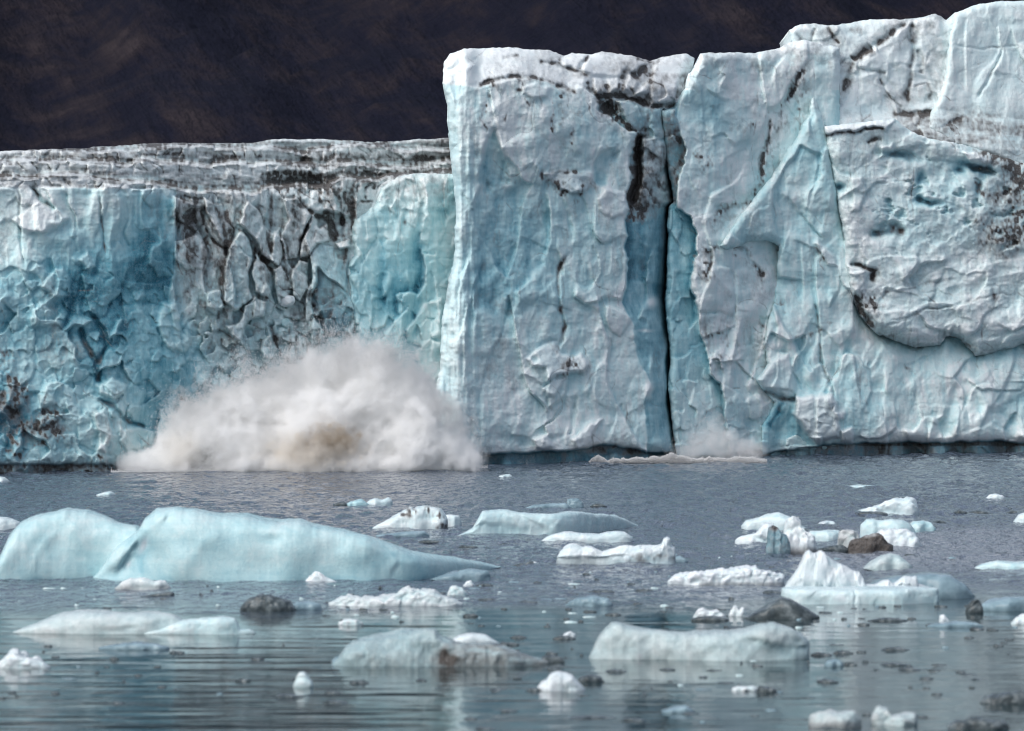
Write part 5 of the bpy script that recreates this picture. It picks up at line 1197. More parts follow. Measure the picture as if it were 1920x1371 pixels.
berg('ice_shelf', 'flat bluish shelf at the waterline', '', [(1464, 1132), (1465, 1112), (1467, 1103), (1500, 1101), (1560, 1102), (1640, 1101), (1700, 1100), (1756, 1103), (1760, 1108), (1761, 1131)], 1134, 2.2, blue=.10, snow=.3, lump=.10, rough=.05, box=.35, seed=42, feats=f_shelf, dx=1.6, parent=pk)
def f_peak(F):
    for p, h, a_, t_ in [((1468, 1103, 1490, 1076, 1519, 1036, 1532, 1052, 1528, 1090, 1520, 1110), 3, 200, .22), ((1532, 1052, 1549, 1034, 1575, 1050, 1566, 1080, 1552, 1108, 1528, 1092), 6, 160, .30), ((1575, 1050, 1600, 1066, 1618, 1082, 1612, 1110, 1580, 1108, 1566, 1080), 3, 190, .28), ((1600, 1066, 1622, 1084, 1630, 1108, 1612, 1108), 4, 150, .35), ((1690, 1084, 1720, 1078, 1724, 1108, 1694, 1106), 4, 190, .3)]:
        F.flake(list(zip(p[::2], p[1::2])), h, a_, t_, soft=1.0, rnd=2)
    F.facets(16, 18, 3.0, 1, seed=65, tilt=.8); F.B += .10*np.clip(fbm(F.U/24, F.V/24, seed=68)+.1, 0, 1)
berg('ice_peak', 'jagged white peak', '', [(1468, 1104), (1476, 1092), (1490, 1076), (1502, 1058), (1512, 1041), (1519, 1037), (1526, 1042), (1533, 1041), (1540, 1035), (1549, 1036), (1560, 1044), (1575, 1052), (1585, 1057), (1597, 1067), (1610, 1073), (1617, 1083), (1622, 1096), (1640, 1097), (1655, 1091), (1664, 1089), (1676, 1094), (1688, 1084), (1695, 1079), (1710, 1081), (1718, 1079), (1722, 1094), (1742, 1101)], 1127, 1.1, blue=.02, snow=.65, lump=.14, rough=.06, facet=.22, box=.7, seed=43, feats=f_peak, dx=1.3, parent=pk)
berg('ice_slab', 'translucent grey blue slab rising behind the peaked iceberg\'s right end', 'ice slab', [(1600, 1120), (1640, 1090), (1700, 1078), (1740, 1074), (1780, 1079), (1810, 1095), (1828, 1118)], 1124, 2.0, mat=GLASSY, lump=.14, rough=.04, seed=43)
berg('ice_mound', 'low grey ice mound behind the peaked iceberg', 'ice mound', [(1618, 1066), (1635, 1052), (1655, 1042), (1670, 1038), (1685, 1041), (1700, 1052), (1712, 1062)], 1068, 1.6, mat=None, blue=.12, snow=0, dirt=.30, lump=.15, seed=44)
# the dirty cluster
def f_gr(F): F.K += .15; F.K += .9*np.exp(-((F.U-1452)/8)**2)*sstep(1000, 985, F.V)
berg('ice_block', 'upright clear green ice block with brown top at the cluster\'s left end', 'ice block', [(1438, 1010), (1440, 990), (1450, 986), (1458, 988), (1466, 1000), (1474, 1004), (1480, 1018), (1482, 1036)], 1043, .7, mat=BROWN, blue=.85, snow=0, dirt=.22, lump=.25, rough=.15, facet=.25, seed=45, feats=f_gr, dx=1.2)
def f_rl(F): F.K += .75*sstep(1022, 1034, F.V)
berg('ice_block', 'tall knobbly white ice block in the middle of the dirty cluster', 'ice block', [(1466, 1032), (1470, 1010), (1470, 990), (1478, 975), (1486, 968), (1494, 971), (1502, 976), (1508, 988), (1512, 1000), (1524, 1010), (1532, 1034)], 1040, .9, snow=.6, blue=0, lump=.35, clump=.45, seed=46, feats=f_rl, dx=1.4)
def f_db(F): F.K += .35+.7*np.exp(-((F.V-1018)/14)**2); F.S += .9*sstep(1016, 1006, F.V); F.K -= .55*sstep(1018, 1007, F.V)*(.6+.8*fbm(F.U/8, F.V/6, seed=69))
berg('ice_block', 'large brown dirt covered ice block at the right of the dirty cluster', 'ice block', [(1590, 1026), (1592, 1016), (1602, 1010), (1620, 1006), (1640, 1003), (1652, 1004), (1662, 1018), (1674, 1024), (1675, 1034)], 1037, .9, dirt=.5, blue=0, lump=.3, clump=.3, seed=47, feats=f_db, mat=BROWN, dx=1.4)
berg('ice_block', 'smaller pinkish dirty ice block left of the large brown block', 'ice block', [(1560, 1032), (1570, 1022), (1573, 1000), (1580, 996), (1596, 993), (1608, 998), (1612, 1030)], 1034, .8, dirt=.45, blue=0, snow=.2, lump=.3, clump=.35, seed=48, dx=1.4)
berg('ice_fragment', 'dark wet ice lying between the knobbly white block and the brown blocks', 'ice fragment', [(1530, 1030), (1548, 1026), (1562, 1023), (1580, 1022), (1594, 1030)], 1036, .6, mat=CLEAR, clump=.3, seed=49)
berg('ice_floe', 'white low floe at the left foot of the clear green block', 'ice floe', [(1378, 1014), (1384, 1007), (1400, 1003), (1418, 1000), (1430, 985), (1438, 981), (1450, 984), (1458, 1012)], 1020, 1.2, snow=.6, blue=.06, clump=.25, seed=50)
berg('iceberg', 'pale blue iceberg with ragged top behind the dirty cluster', 'iceberg', [(1390, 986), (1400, 976), (1420, 972), (1440, 965), (1460, 962), (1472, 967), (1485, 972), (1500, 985), (1512, 990)], 992, 1.4, snow=.35, blue=.14, lump=.25, seed=51)
berg('ice_floe', 'flat pale blue floe behind the knobbly white block', 'ice floe', [(1512, 1012), (1518, 996), (1550, 994), (1574, 995), (1578, 1012)], 1014, 1.4, snow=.2, blue=.16, lump=.12, seed=52)
berg('ice_floe', 'small flat white floe far behind the cluster', 'ice floe', [(1528, 983), (1540, 979), (1552, 976), (1564, 978), (1568, 983)], 984, .8, snow=.5, blue=.08, seed=53)
berg('iceberg', 'bright white lumpy iceberg behind the large brown block', 'iceberg', [(1630, 1020), (1640, 1006), (1652, 995), (1668, 989), (1690, 992), (1706, 996), (1718, 1004), (1722, 1016), (1730, 1024)], 1027, 1.3, snow=.75, blue=.05, clump=.3, seed=54)
berg('iceberg', 'pale blue domed iceberg behind the bright white lumpy one', 'iceberg', [(1612, 1010), (1614, 985), (1625, 975), (1636, 974), (1648, 977), (1670, 974), (1690, 976), (1704, 982), (1715, 995), (1722, 1010)], 1013, 1.4, snow=.2, blue=.20, lump=.15, seed=55)
berg('ice_floe', 'thin blue floe at the right side of the domed iceberg', 'ice floe', [(1700, 992), (1712, 978), (1730, 976), (1745, 980), (1755, 991)], 995, 1.1, snow=.1, blue=.26, seed=56)
berg('iceberg', 'white ridge shaped iceberg farthest out on the right', 'iceberg', [(1596, 962), (1610, 957), (1631, 951), (1650, 946), (1662, 940), (1680, 933), (1692, 934), (1702, 931), (1712, 936), (1717, 942), (1722, 955), (1724, 961)], 966, 1.4, snow=.6, blue=.12, clump=.25, lump=.3, seed=57)
berg('ice_fragment', 'grey green ice tongue in front of the far white ridge', 'ice fragment', [(1598, 963), (1620, 959), (1650, 959), (1668, 964)], 967, .7, mat=CLEAR, seed=58)
berg('ice_chunk', 'tiny white ice chunk alone near the right edge, far out', 'ice chunk', [(1848, 936), (1856, 928), (1868, 926), (1880, 930), (1886, 936)], 938, .8, snow=.6, blue=.06, clump=.2, seed=59)
berg('ice_floe', 'pale floe cut by the right edge, far out', 'ice floe', [(1900, 978), (1910, 966), (1925, 961), (1960, 963), (1975, 978)], 980, 1.0, snow=.4, blue=.12, seed=60)
berg('ice_floe', 'flat pale floe in the slush near the right edge', 'ice floe', [(1828, 1064), (1845, 1056), (1870, 1051), (1900, 1054), (1940, 1053), (1960, 1064)], 1068, 1.4, snow=.1, blue=.20, lump=.2, seed=61)
berg('ice_floe', 'low translucent floe beside the dark green lump at right', 'ice floe', [(1835, 1136), (1855, 1126), (1890, 1119), (1920, 1119), (1970, 1128), (1990, 1142)], 1146, 1.2, mat=GLASSY, lump=.2, seed=62)
berg('ice_boulder', 'dark green ice lump near the right edge below the grey slab', 'ice boulder', [(1810, 1146), (1813, 1132), (1822, 1124), (1832, 1124), (1840, 1132), (1844, 1146)], 1150, .5, mat=CLEAR, clump=.3, seed=63)
berg('ice_chunk', 'small white ice tooth on a grey plate at right', 'ice chunk', [(1760, 1170), (1762, 1154), (1769, 1152), (1776, 1160), (1782, 1168)], 1173, .4, snow=.7, blue=.03, lump=.3, seed=64)
berg('ice_floe', 'grey plate of thin ice carrying the small white tooth', 'ice floe', [(1738, 1173), (1760, 1168), (1800, 1165), (1830, 1168), (1845, 1174)], 1177, .8, mat=GLASSY, seed=65)
berg('ice_chunk', 'white floe corner entering at the right edge beside the dark lump', 'ice chunk', [(1895, 1170), (1905, 1159), (1920, 1152), (1945, 1156), (1960, 1170)], 1172, .7, snow=.4, blue=.06, clump=.3, seed=66)
# middle distance, centre
def f_dm(F):
    F.grime(c10((410, 270), (450, 235), (490, 215)), 5, 1.2); F.grime(c10((560, 215), (620, 230), (650, 260), (660, 295)), 7, 1.2); F.grime(c10((610, 295), (660, 300)), 5, 1.3); F.blob(*c10((470, 245))[0], 6, 5, dirt=1.0)
berg('iceberg', 'white iceberg with brown dirt patches on its crest', 'iceberg', [(697, 991), (706, 985), (718, 979), (735, 970), (758, 958), (768, 952), (775, 953), (785, 948), (797, 947), (810, 950), (826, 955), (834, 966), (840, 977), (839, 989)], 993, 1.6, snow=.35, blue=.09, lump=.25, facet=.12, feats=f_dm, seed=67, dx=1.5)
berg('ice_block', 'small square white block behind the dirt patched iceberg', 'ice block', [(830, 984), (833, 966), (846, 965), (862, 967), (866, 984)], 988, .9, snow=.45, blue=.10, lump=.12, box=.35, seed=68)
berg('ice_floe', 'thin crystalline floe in front of the dirt patched iceberg', 'ice floe', [(705, 1003), (740, 999), (770, 996), (795, 996), (805, 1003)], 1007, .9, mat=GLASSY, seed=69)
def f_m4(F):
    F.step(c10((720, 350), (860, 280), (960, 290), (1090, 320)), h=2, hr=-2, wl=12, wr=18, blue=.12); F.step(c10((1040, 230), (1150, 290), (1250, 330)), h=2, hr=-1.5); F.blob(*c10((1480, 280))[0], 20, 6, blue=.08); F.facets(26, 22, 2.5, 1, seed=70)
berg('iceberg', 'pale blue tabular iceberg in mid water under the tall tower', 'iceberg', [(858, 1005), (870, 999), (886, 990), (897, 972), (904, 959), (922, 956), (951, 956), (964, 960), (976, 962), (1000, 963), (1030, 964), (1069, 961), (1101, 962), (1130, 964), (1152, 966), (1175, 975), (1198, 986)], [(858, 1007), (1060, 1005), (1120, 999), (1200, 988)], 2.4, snow=.2, blue=.20, lump=.14, rough=.05, seed=71, feats=f_m4, box=.45)
berg('ice_floe', 'flat white floe just in front of the pale tabular iceberg', 'ice floe', [(1014, 1015), (1022, 1009), (1033, 1002), (1058, 997), (1085, 999), (1109, 1001), (1123, 1002), (1140, 998), (1155, 996), (1172, 999), (1186, 1007)], 1017, 1.2, snow=.45, blue=.10, lump=.2, seed=72)
def f_fd(F):
    F.K += .75*sstep(1150, 1200, F.U)*np.clip(.4+1.1*fbm(F.U/12, F.V/8, seed=73, octv=3), 0, 1)*sstep(1036, 1046, F.V+3)
    F.K += .42*sstep(1042, 1046, F.V)*sstep(1180, 1120, F.U); F.B += .2*sstep(1042, 1046, F.V); F.step([(1044, 1044), (1100, 1044), (1160, 1042)], h=3, hr=-3, wl=14, wr=14, taper=0)
berg('ice_floe', 'white floe with a dark grey underside and gritty right end', 'ice floe', [(1043, 1046), (1051, 1034), (1060, 1026), (1069, 1021), (1080, 1021), (1094, 1025), (1110, 1027), (1130, 1034), (1145, 1030), (1159, 1027), (1180, 1026), (1209, 1023), (1232, 1021), (1240, 1020), (1244, 1010), (1250, 1007), (1256, 1010), (1258, 1020), (1266, 1030), (1267, 1042)], 1060, 1.3, snow=.55, blue=.03, lump=.25, clump=.15, seed=74, feats=f_fd, dx=1.6)
berg('ice_chunk', 'grey clear ice lump at the right end of the gritty floe', 'ice chunk', [(1240, 1052), (1255, 1045), (1275, 1042), (1290, 1052)], 1055, .7, mat=GLASSY, seed=75)
berg('ice_fragment', 'black pointed ice shard with a white tip between the two long bergs', 'ice fragment', [(962, 1060), (975, 1056), (985, 1057), (994, 1051), (1000, 1054), (1004, 1060)], 1061, .4, mat=CLEAR, facet=.3, seed=76)
berg('ice_chunk', 'small white piece resting against the black pointed shard', 'ice chunk', [(994, 1059), (1000, 1053), (1006, 1054), (1009, 1059)], 1060, .25, snow=.7, blue=0, seed=77)
# far water
berg('iceberg', 'small white iceberg low on the far water left of centre', 'iceberg', [(684, 945), (694, 937), (704, 934), (715, 937), (728, 933), (734, 936), (737, 946)], 948, 1.0, snow=.4, blue=.14, lump=.2, seed=78)
berg('ice_floe', 'blue grey floe beside the small white iceberg on the far water', 'ice floe', [(644, 946), (660, 940), (678, 936), (692, 946)], 949, 1.1, snow=0, blue=.34, seed=79)
berg('ice_fragment', 'dark clear ice at the left end of the blue grey far floe', 'ice fragment', [(624, 946), (634, 942), (646, 940), (652, 946)], 949, .6, mat=CLEAR, seed=80)
berg('ice_crystal', 'round glassy piece of glinting clear ice on the far water', 'ice chunk', [(1062, 948), (1064, 938), (1072, 935), (1084, 936), (1092, 943), (1095, 950)], 952, .8, mat=GLASSY, facet=.3, clump=.2, seed=81)
berg('ice_floe', 'flat blue glassy floe stretching left of the glinting crystal', 'ice floe', [(985, 952), (1000, 947), (1030, 944), (1060, 943), (1072, 952)], 954, 1.0, mat=GLASSY, seed=82)
berg('ice_fragment', 'low dark glassy piece right of the glinting crystal', 'ice fragment', [(1106, 949), (1115, 944), (1126, 944), (1138, 949)], 951, .5, mat=CLEAR, seed=83)
berg('ice_floe', 'thin white floe on the far water under the tower\'s base', 'ice floe', [(932, 894), (945, 890), (955, 889), (962, 894)], 896, 1.4, snow=.4, blue=.12, seed=84)
berg('ice_floe', 'thin white floe on the far water at left', 'ice floe', [(180, 928), (195, 923), (208, 921), (217, 927)], 930, 1.2, snow=.3, blue=.14, seed=85)
berg('ice_chunk', 'small white ice piece at the left edge near the glacier', 'ice chunk', [(-20, 900), (-5, 894), (8, 895), (18, 902)], 905, 1.2, snow=.6, blue=.10, seed=86)
berg('ice_floe', 'pale lilac floe behind the rounded hump at the left edge', 'ice floe', [(-60, 992), (-40, 972), (-10, 968), (10, 970), (25, 974), (38, 980), (40, 990)], 995, 1.4, snow=.45, blue=.08, lump=.15, seed=87)
berg('ice_floe', 'faint flat floe on the far water right of centre', 'ice floe', [(1586, 912), (1610, 909), (1640, 911), (1655, 914)], 916, 1.6, snow=.2, blue=.2, seed=88)
for i, (a, b_, v, lab) in enumerate([(1786, 1816, 962, 'left dark ice hump of the row far out at right'), (1812, 1862, 963, 'wide dark ice hump in the middle of the row far out at right'), (1886, 1914, 963, 'dark ice hump at the right end of the far row'), (1745, 1778, 981, 'dark flat ice patch right of the domed iceberg')]):
    berg('ice_fragment', lab, 'ice fragment', [(a, v-1), ((a*2+b_)/3, v-6), ((a+b_*2)/3, v-5), (b_, v-1)], v+1, .7, mat=CLEAR, seed=90+i)
# bottom right floes
def f_br(F): F.K += .35*sstep(1350, 1362, F.V)
berg('ice_floe', 'grey white floe at the bottom edge, the left one of two', 'ice floe', [(1516, 1352), (1520, 1340), (1535, 1334), (1555, 1334), (1570, 1337), (1600, 1332), (1612, 1340), (1616, 1352)], 1366, .9, snow=.0, blue=.06, dirt=.34, clump=.25, feats=f_br, seed=95)
berg('ice_floe', 'grey floe with a bright hump at the bottom edge, the right one of two', 'ice floe', [(1634, 1346), (1638, 1332), (1650, 1325), (1664, 1328), (1672, 1342), (1690, 1340), (1712, 1338), (1720, 1348)], 1361, .9, snow=.0, blue=.08, dirt=.34, clump=.3, seed=96)
berg('ice_chunk', 'pointed grey ice lump alone in the left foreground', 'ice chunk', [(550, 1285), (556, 1272), (562, 1262), (570, 1260), (578, 1268), (588, 1284)], 1290, .5, snow=.2, blue=.12, lump=.3, facet=.2, seed=97)
berg('ice_chunk', 'clear lump entering from below the silty floe, at the left foreground', 'ice chunk', [(622, 1239), (628, 1232), (634, 1230), (640, 1238)], 1246, .3, mat=GLASSY, seed=98)
berg('ice_chunk', 'crumbs of white ice on a dark strip right of centre, bottom', 'ice chunk', [(1372, 1292), (1384, 1287), (1398, 1288), (1412, 1286), (1424, 1292)], 1296, .4, snow=.6, blue=.05, clump=.4, seed=99)
berg('ice_fragment', 'dark lump at the right end of the white crumbs strip', 'ice fragment', [(1418, 1296), (1422, 1286), (1430, 1288), (1450, 1289), (1457, 1296)], 1300, .4, mat=CLEAR, clump=.3, seed=100)
berg('ice_chunk', 'grey lump with a white streak below the long two humped floe', 'ice chunk', [(1545, 1246), (1552, 1239), (1566, 1236), (1578, 1240), (1582, 1248)], 1251, .5, mat=GLASSY, clump=.2, seed=101)
berg('ice_chunk', 'white bits on a dark sliver left of the long two humped floe', 'ice chunk', [(1054, 1192), (1062, 1186), (1070, 1184), (1080, 1190)], 1194, .35, snow=.8, blue=0, clump=.3, seed=102)
berg('ice_chunk', 'small bright crumbs of ice below the ragged crumbled floe', 'ice chunk', [(634, 1168), (645, 1162), (658, 1160), (672, 1163), (682, 1169)], 1173, .4, snow=.4, blue=.05, dirt=.1, clump=.4, seed=103)
berg('ice_floe', 'thin grey plates of ice below the long lilac floe', 'ice floe', [(185, 1214), (220, 1208), (258, 1204), (290, 1207), (318, 1214)], 1219, .8, mat=GLASSY, clump=.2, seed=104)
berg('ice_floe', 'faint grey ice mush above the long two humped floe', 'ice floe', [(1060, 1133), (1080, 1122), (1110, 1117), (1140, 1121), (1150, 1133)], 1138, 1.0, mat=GLASSY, clump=.2, seed=105)
berg('ice_floe', 'greyish mush of thin ice at the bottom right of centre', 'ice floe', [(1240, 1332), (1262, 1326), (1285, 1322), (1302, 1332)], 1337, .6, mat=GLASSY, seed=106)
berg('ice_boulder', 'broad dark ice lump at the bottom right corner', 'ice boulder', [(1776, 1362), (1790, 1352), (1810, 1350), (1832, 1345), (1860, 1350), (1880, 1352), (1892, 1361)], 1369, .8, mat=CLEAR, clump=.35, lump=.3, seed=107)
berg('ice_boulder', 'dark ice lump cut by the right edge above the bottom corner', 'ice boulder', [(1838, 1314), (1850, 1306), (1870, 1304), (1892, 1298), (1915, 1296), (1945, 1304), (1955, 1314)], 1321, .7, mat=CLEAR, clump=.3, seed=108)
# scattered dark splinters of clear ice: (u0, u1, v)
SPL = [(82, 98, 1211), (288, 302, 1250), (470, 496, 1236), (516, 572, 1306), (440, 470, 1276), (16, 30, 1298), (96, 112, 1300), (295, 312, 1288), (-4, 10, 1308), (556, 596, 1142), (318, 346, 1224), (96, 112, 1232),
       (608, 640, 1300), (605, 652, 1318), (780, 800, 1276), (655, 692, 1281), (868, 896, 1155), (896, 930, 1125), (970, 1008, 1130), (956, 988, 1196), (935, 974, 1209), (1022, 1046, 1226), (1026, 1050, 1256), (962, 978, 1272), (1036, 1080, 1198), (1134, 1176, 1260),
       (1236, 1266, 1256), (1310, 1326, 1270), (870, 896, 1348), (890, 932, 1368), (1060, 1156, 1347), (1164, 1212, 1351), (1060, 1072, 1142), (1056, 1068, 1160), (1134, 1165, 1153), (1118, 1146, 1130), (1104, 1152, 1110), (1190, 1226, 1108), (820, 836, 1112),
       (893, 925, 1098), (785, 830, 1016), (860, 895, 1026), (935, 980, 1022), (1355, 1420, 1181), (1524, 1537, 1165), (1577, 1588, 1160), (1608, 1630, 1171), (1627, 1702, 1164), (1702, 1718, 1160), (1736, 1756, 1172), (1818, 1846, 1180), (1850, 1872, 1181), (1808, 1826, 1196),
       (1652, 1706, 1219), (1520, 1560, 1228), (1562, 1600, 1225), (1606, 1624, 1222), (1582, 1608, 1247), (1616, 1628, 1240), (1650, 1708, 1247), (1682, 1726, 1256), (1740, 1762, 1257), (1724, 1750, 1273), (1792, 1810, 1260), (1746, 1768, 1302), (1532, 1572, 1279), (1638, 1648, 1256),
       (1388, 1392, 1243), (1410, 1430, 1249), (1616, 1634, 1340), (1862, 1882, 1211), (1752, 1776, 1137), (1648, 1662, 1138), (1676, 1690, 1136), (1430, 1470, 1111), (1442, 1452, 1064), (1860, 1900, 1040), (1696, 1716, 1041), (1400, 1418, 1038), (1720, 1740, 1344), (1522, 1600, 1367)]
fine = 0
for i, (a, b_, v) in enumerate(SPL):
    w_ = b_-a; h_ = max(2.2, min(5.5, w_*.15))*(1 if v > 1150 else .7)
    t_ = [(a, v-1), (a+w_*.2, v-h_*(.6+.4*random.random())), (a+w_*.45, v-h_*(.7+.4*random.random())), (a+w_*.7, v-h_*(.5+.5*random.random())), (b_, v-1)]
    zone = ('in the left foreground' if a < 600 else 'in the centre foreground' if a < 1260 else 'in the right foreground') if v > 1150 else ('in mid water at right' if a > 1260 else 'in mid water left of centre' if a < 940 else 'in mid water at centre')
    berg('ice_splinter', 'small dark splinter of clear ice floating '+zone, 'ice fragment', t_, v+1.5, max(.12, w_*.008), mat=CLEAR, group='dark ice splinters '+zone, lump=.5, clump=.5, box=.8, ny=16, dx=2.0, seed=200+i*3)

# crumbs of brash between the floes
CRUMB = [(560, 900, 1096, 1172, 30, 'below the largest iceberg'), (900, 1320, 1072, 1150, 42, 'left of the long white floe'), (1320, 1900, 1118, 1180, 26, 'below the peaked iceberg'), (1240, 1900, 1040, 1075, 22, 'in the slush at right'), (60, 560, 1098, 1140, 18, 'around the dark green boulder'), (900, 1500, 1290, 1360, 16, 'near the bottom edge'), (1240, 1900, 1195, 1300, 34, 'in the calm water at right'), (860, 1110, 1150, 1250, 16, 'right of the silty floe'), (20, 600, 1200, 1320, 16, 'in the calm water at left')]
for u0, u1, v0, v1, n_, where in CRUMB:
    for i in range(n_):
        a = random.uniform(u0, u1); v = random.uniform(v0, v1); w_ = random.choice([5, 7, 9, 12, 16, 24])*(v-560)/560; h_ = random.uniform(1.2, 3.2)
        dark = random.random() < (.45 if v < 1180 else .8)
        berg('ice_crumb', ('tiny dark crumb of clear ice ' if dark else 'tiny pale crumb of ice ')+where, 'ice fragment', [(a, v-.6), (a+w_*.25, v-h_), (a+w_*.6, v-h_*random.uniform(.5, 1.1)), (a+w_, v-.6)], v+.8, max(.08, w_*.006), mat=CLEAR if dark else (GLASSY if random.random() < .6 else BERG), snow=.0, blue=.10, dirt=.10,
             group=('dark crumbs ' if dark else 'pale crumbs ')+where, lump=.5, clump=.5, box=.8, ny=10, dx=2.0, seed=700+i*3)
# ------------------------------------------------------------------ the calving splash
def spray_material(name, ells, brown, dens, seed, noise_scale=.16, col=(1.0, .999, .995), edge=.5):
    """white water hanging in the air: a cloud whose density follows a set of lobes (centre, radii in metres)"""
    m, nt, out = new_mat(name); b = NB(nt)
    pos = b.node('ShaderNodeNewGeometry').outputs['Position']
    n1 = b.noise(pos, noise_scale, 6, .66, .5); n2 = b.noise(pos, noise_scale*5, 4, .65)
    env = None
    for c, r, wgt in ells:
        s = b.node('ShaderNodeVectorMath', operation='SUBTRACT'); b.link(pos, s.inputs[0]); s.inputs[1].default_value = c
        d = b.scaled(s.outputs[0], tuple(1/x for x in r))
        ln = b.node('ShaderNodeVectorMath', operation='LENGTH'); b.link(d, ln.inputs[0])
        e = b.math('MULTIPLY', b.math('SUBTRACT', 1.0, ln.outputs['Value']), wgt)
        env = e if env is None else b.math('SMOOTH_MAX', env, e, .15)
    f = b.math('ADD', env, b.math('MULTIPLY', b.math('SUBTRACT', n1, .5), 1.7))
    f = b.math('ADD', f, b.math('MULTIPLY', b.math('SUBTRACT', n2, .5), .75))
    d = b.math('MULTIPLY', b.maprange(f, 0.0, edge, 0, 1, True), dens)
    d = b.math('MULTIPLY', d, b.maprange(n2, .3, .7, .35, 1.6))
    sepz = b.node('ShaderNodeSeparateXYZ'); b.link(pos, sepz.inputs[0])
    color = (*col, 1)
    for c, r, cc, amt in brown:
        s = b.node('ShaderNodeVectorMath', operation='SUBTRACT'); b.link(pos, s.inputs[0]); s.inputs[1].default_value = c
        dd = b.scaled(s.outputs[0], tuple(1/x for x in r)); ln = b.node('ShaderNodeVectorMath', operation='LENGTH'); b.link(dd, ln.inputs[0])
        g = b.math('ADD', b.math('SUBTRACT', 1.0, ln.outputs['Value']), b.math('MULTIPLY', b.math('SUBTRACT', n2, .5), 2.8))
        color = b.mix(b.maprange(g, 0.0, .8, 0, amt, True), color, (*cc, 1))
    pv = b.node('ShaderNodeVolumePrincipled')
    if isinstance(color, tuple): pv.inputs['Color'].default_value = color
    else: b.link(color, pv.inputs['Color'])
    b.link(d, pv.inputs['Density']); pv.inputs['Anisotropy'].default_value = -.45
    b.link(pv.outputs[0], out.inputs['Volume'])
    return m
def hull(name, prof, vbase, Yc, dep, parent, mat, grow=1.0):
    p = np.asarray(prof, float); u = np.linspace(p[0, 0], p[-1, 0], 60)
    top = np.interp(u, p[:, 0], p[:, 1]); H = np.clip(CAM_H-(top-VH)*Yc/FPX, .3, None)
    X = (u-960)*Yc/FPX; t = np.linspace(0, 1, 60); d = dep*np.clip(1-np.abs(2*t-1)**3, .04, 1)**.5
    a = np.linspace(0, 2*math.pi, 28, endpoint=False)
    cy = -np.cos(a); cz = np.sin(a); cy = np.sign(cy)*np.abs(cy)**.7
    Y = Yc+cy[:, None]*d[None]; Z = np.where(cz[:, None] > 0, np.abs(cz[:, None])**.8*H[None], cz[:, None]*.3)
    X = np.repeat(X[None], 28, 0)
    idx = np.arange(28*60).reshape(28, 60); nx = np.roll(idx, -1, 0)
    q = np.stack([idx[:, :-1], idx[:, 1:], nx[:, 1:], nx[:, :-1]], -1).reshape(-1, 4)
    co = np.stack([X, Y, Z], -1).reshape(-1, 3)
    c0 = len(co); co = np.r_[co, [[X[0, 0], Yc, 0]], [[X[0, -1], Yc, 0]]]
    r0 = idx[:, 0]; r1 = idx[:, -1]
    tr = np.r_[np.stack([np.full(28, c0), np.roll(r0, -1), r0], -1)[:, [0, 2, 1]], np.stack([np.full(28, c0+1), r1, np.roll(r1, -1)], -1)[:, [0, 2, 1]]]
    me = mesh_from(name, co-np.array(parent.location), quads=q, tris=tr)
    return obj(name, me, mat, parent)
def droplets(name, pts, size, parent, mat):
    n = len(pts); tet = np.array([[1, 1, 1], [-1, -1, 1], [-1, 1, -1], [1, -1, -1]])*.58
    rot = rng.normal(size=(n, 3, 3)); rot = np.linalg.qr(rot)[0]
    co = pts[:, None]+np.einsum('ij,njk->nik', tet, rot)*size[:, None, None]
    f = np.array([[0, 1, 2], [0, 3, 1], [0, 2, 3], [1, 3, 2]])
    tr = (np.arange(n)[:, None, None]*4+f[None]).reshape(-1, 3)
    me = mesh_from(name, co.reshape(-1, 3)-np.array(parent.location), tris=tr)
    o = obj(name, me, mat, parent); o['kind'] = 'stuff'; return o
def drop_material():
    m, nt, out = new_mat('spray_drops'); b = NB(nt)
    d = b.node('ShaderNodeBsdfDiffuse'); d.inputs[0].default_value = (.95, .95, .95, 1)
    t = b.node('ShaderNodeBsdfTranslucent'); t.inputs[0].default_value = (.95, .95, .95, 1)
    mx = b.node('ShaderNodeMixShader'); mx.inputs[0].default_value = .42; b.link(d.outputs[0], mx.inputs[1]); b.link(t.outputs[0], mx.inputs[2]); b.link(mx.outputs[0], out.inputs[0]); return m
DROP = drop_material()
YS = 496.0
def P3(u, v, Y=YS): return (px_x(u, Y), Y, px_z(v, Y))
def M(px, Y=YS): return px*Y/FPX
LOB = [(610, 800, 150, 120, 5.5, 1.0), (690, 745, 100, 108, 4.5, 1.0), (560, 790, 120, 95, 5, 1.0), (430, 822, 140, 76, 5, 1.0), (345, 850, 80, 68, 4.5, 1.0), (770, 802, 86, 98, 4.5, .75), (840, 838, 72, 66, 4, .62), (300, 870, 95, 38, 4, 1.0), (560, 868, 330, 34, 5, 1.2), (690, 700, 70, 66, 3.2, .8), (610, 715, 80, 60, 3.5, .7), (765, 730, 60, 62, 3.2, .5), (480, 770, 90, 62, 4, .8), (870, 855, 46, 36, 3.5, .55)]
plume = tag(empty('splash_plume', P3(560, 880)[:2]+(0,)), 'large white splash plume thrown up by falling ice at the foot of the cliff', 'splash')
ells = [(P3(u, v), (M(a), c, M(b_)), w_) for u, v, a, b_, c, w_ in LOB]
brown = [(P3(622, 832, YS-5), (M(74), 7, M(40)), (.50, .39, .26), .9), (P3(575, 852, YS-5), (M(105), 7, M(44)), (.90, .86, .80), .85), (P3(340, 845, YS-4), (M(46), 6, M(50)), (.97, .95, .92), .8)]
SPRAY = spray_material('spray_cloud', ells, brown, 2.2, 1, noise_scale=.20, edge=.65)
PLUME_TOP = [(205, 872), (225, 850), (255, 820), (280, 780), (330, 745), (390, 718), (450, 690), (510, 665), (570, 635), (630, 612), (690, 604), (740, 612), (790, 650), (830, 690), (865, 735), (895, 780), (915, 830), (925, 868)]
hull('spray_cloud', PLUME_TOP, 885, YS, 6.5, plume, SPRAY)
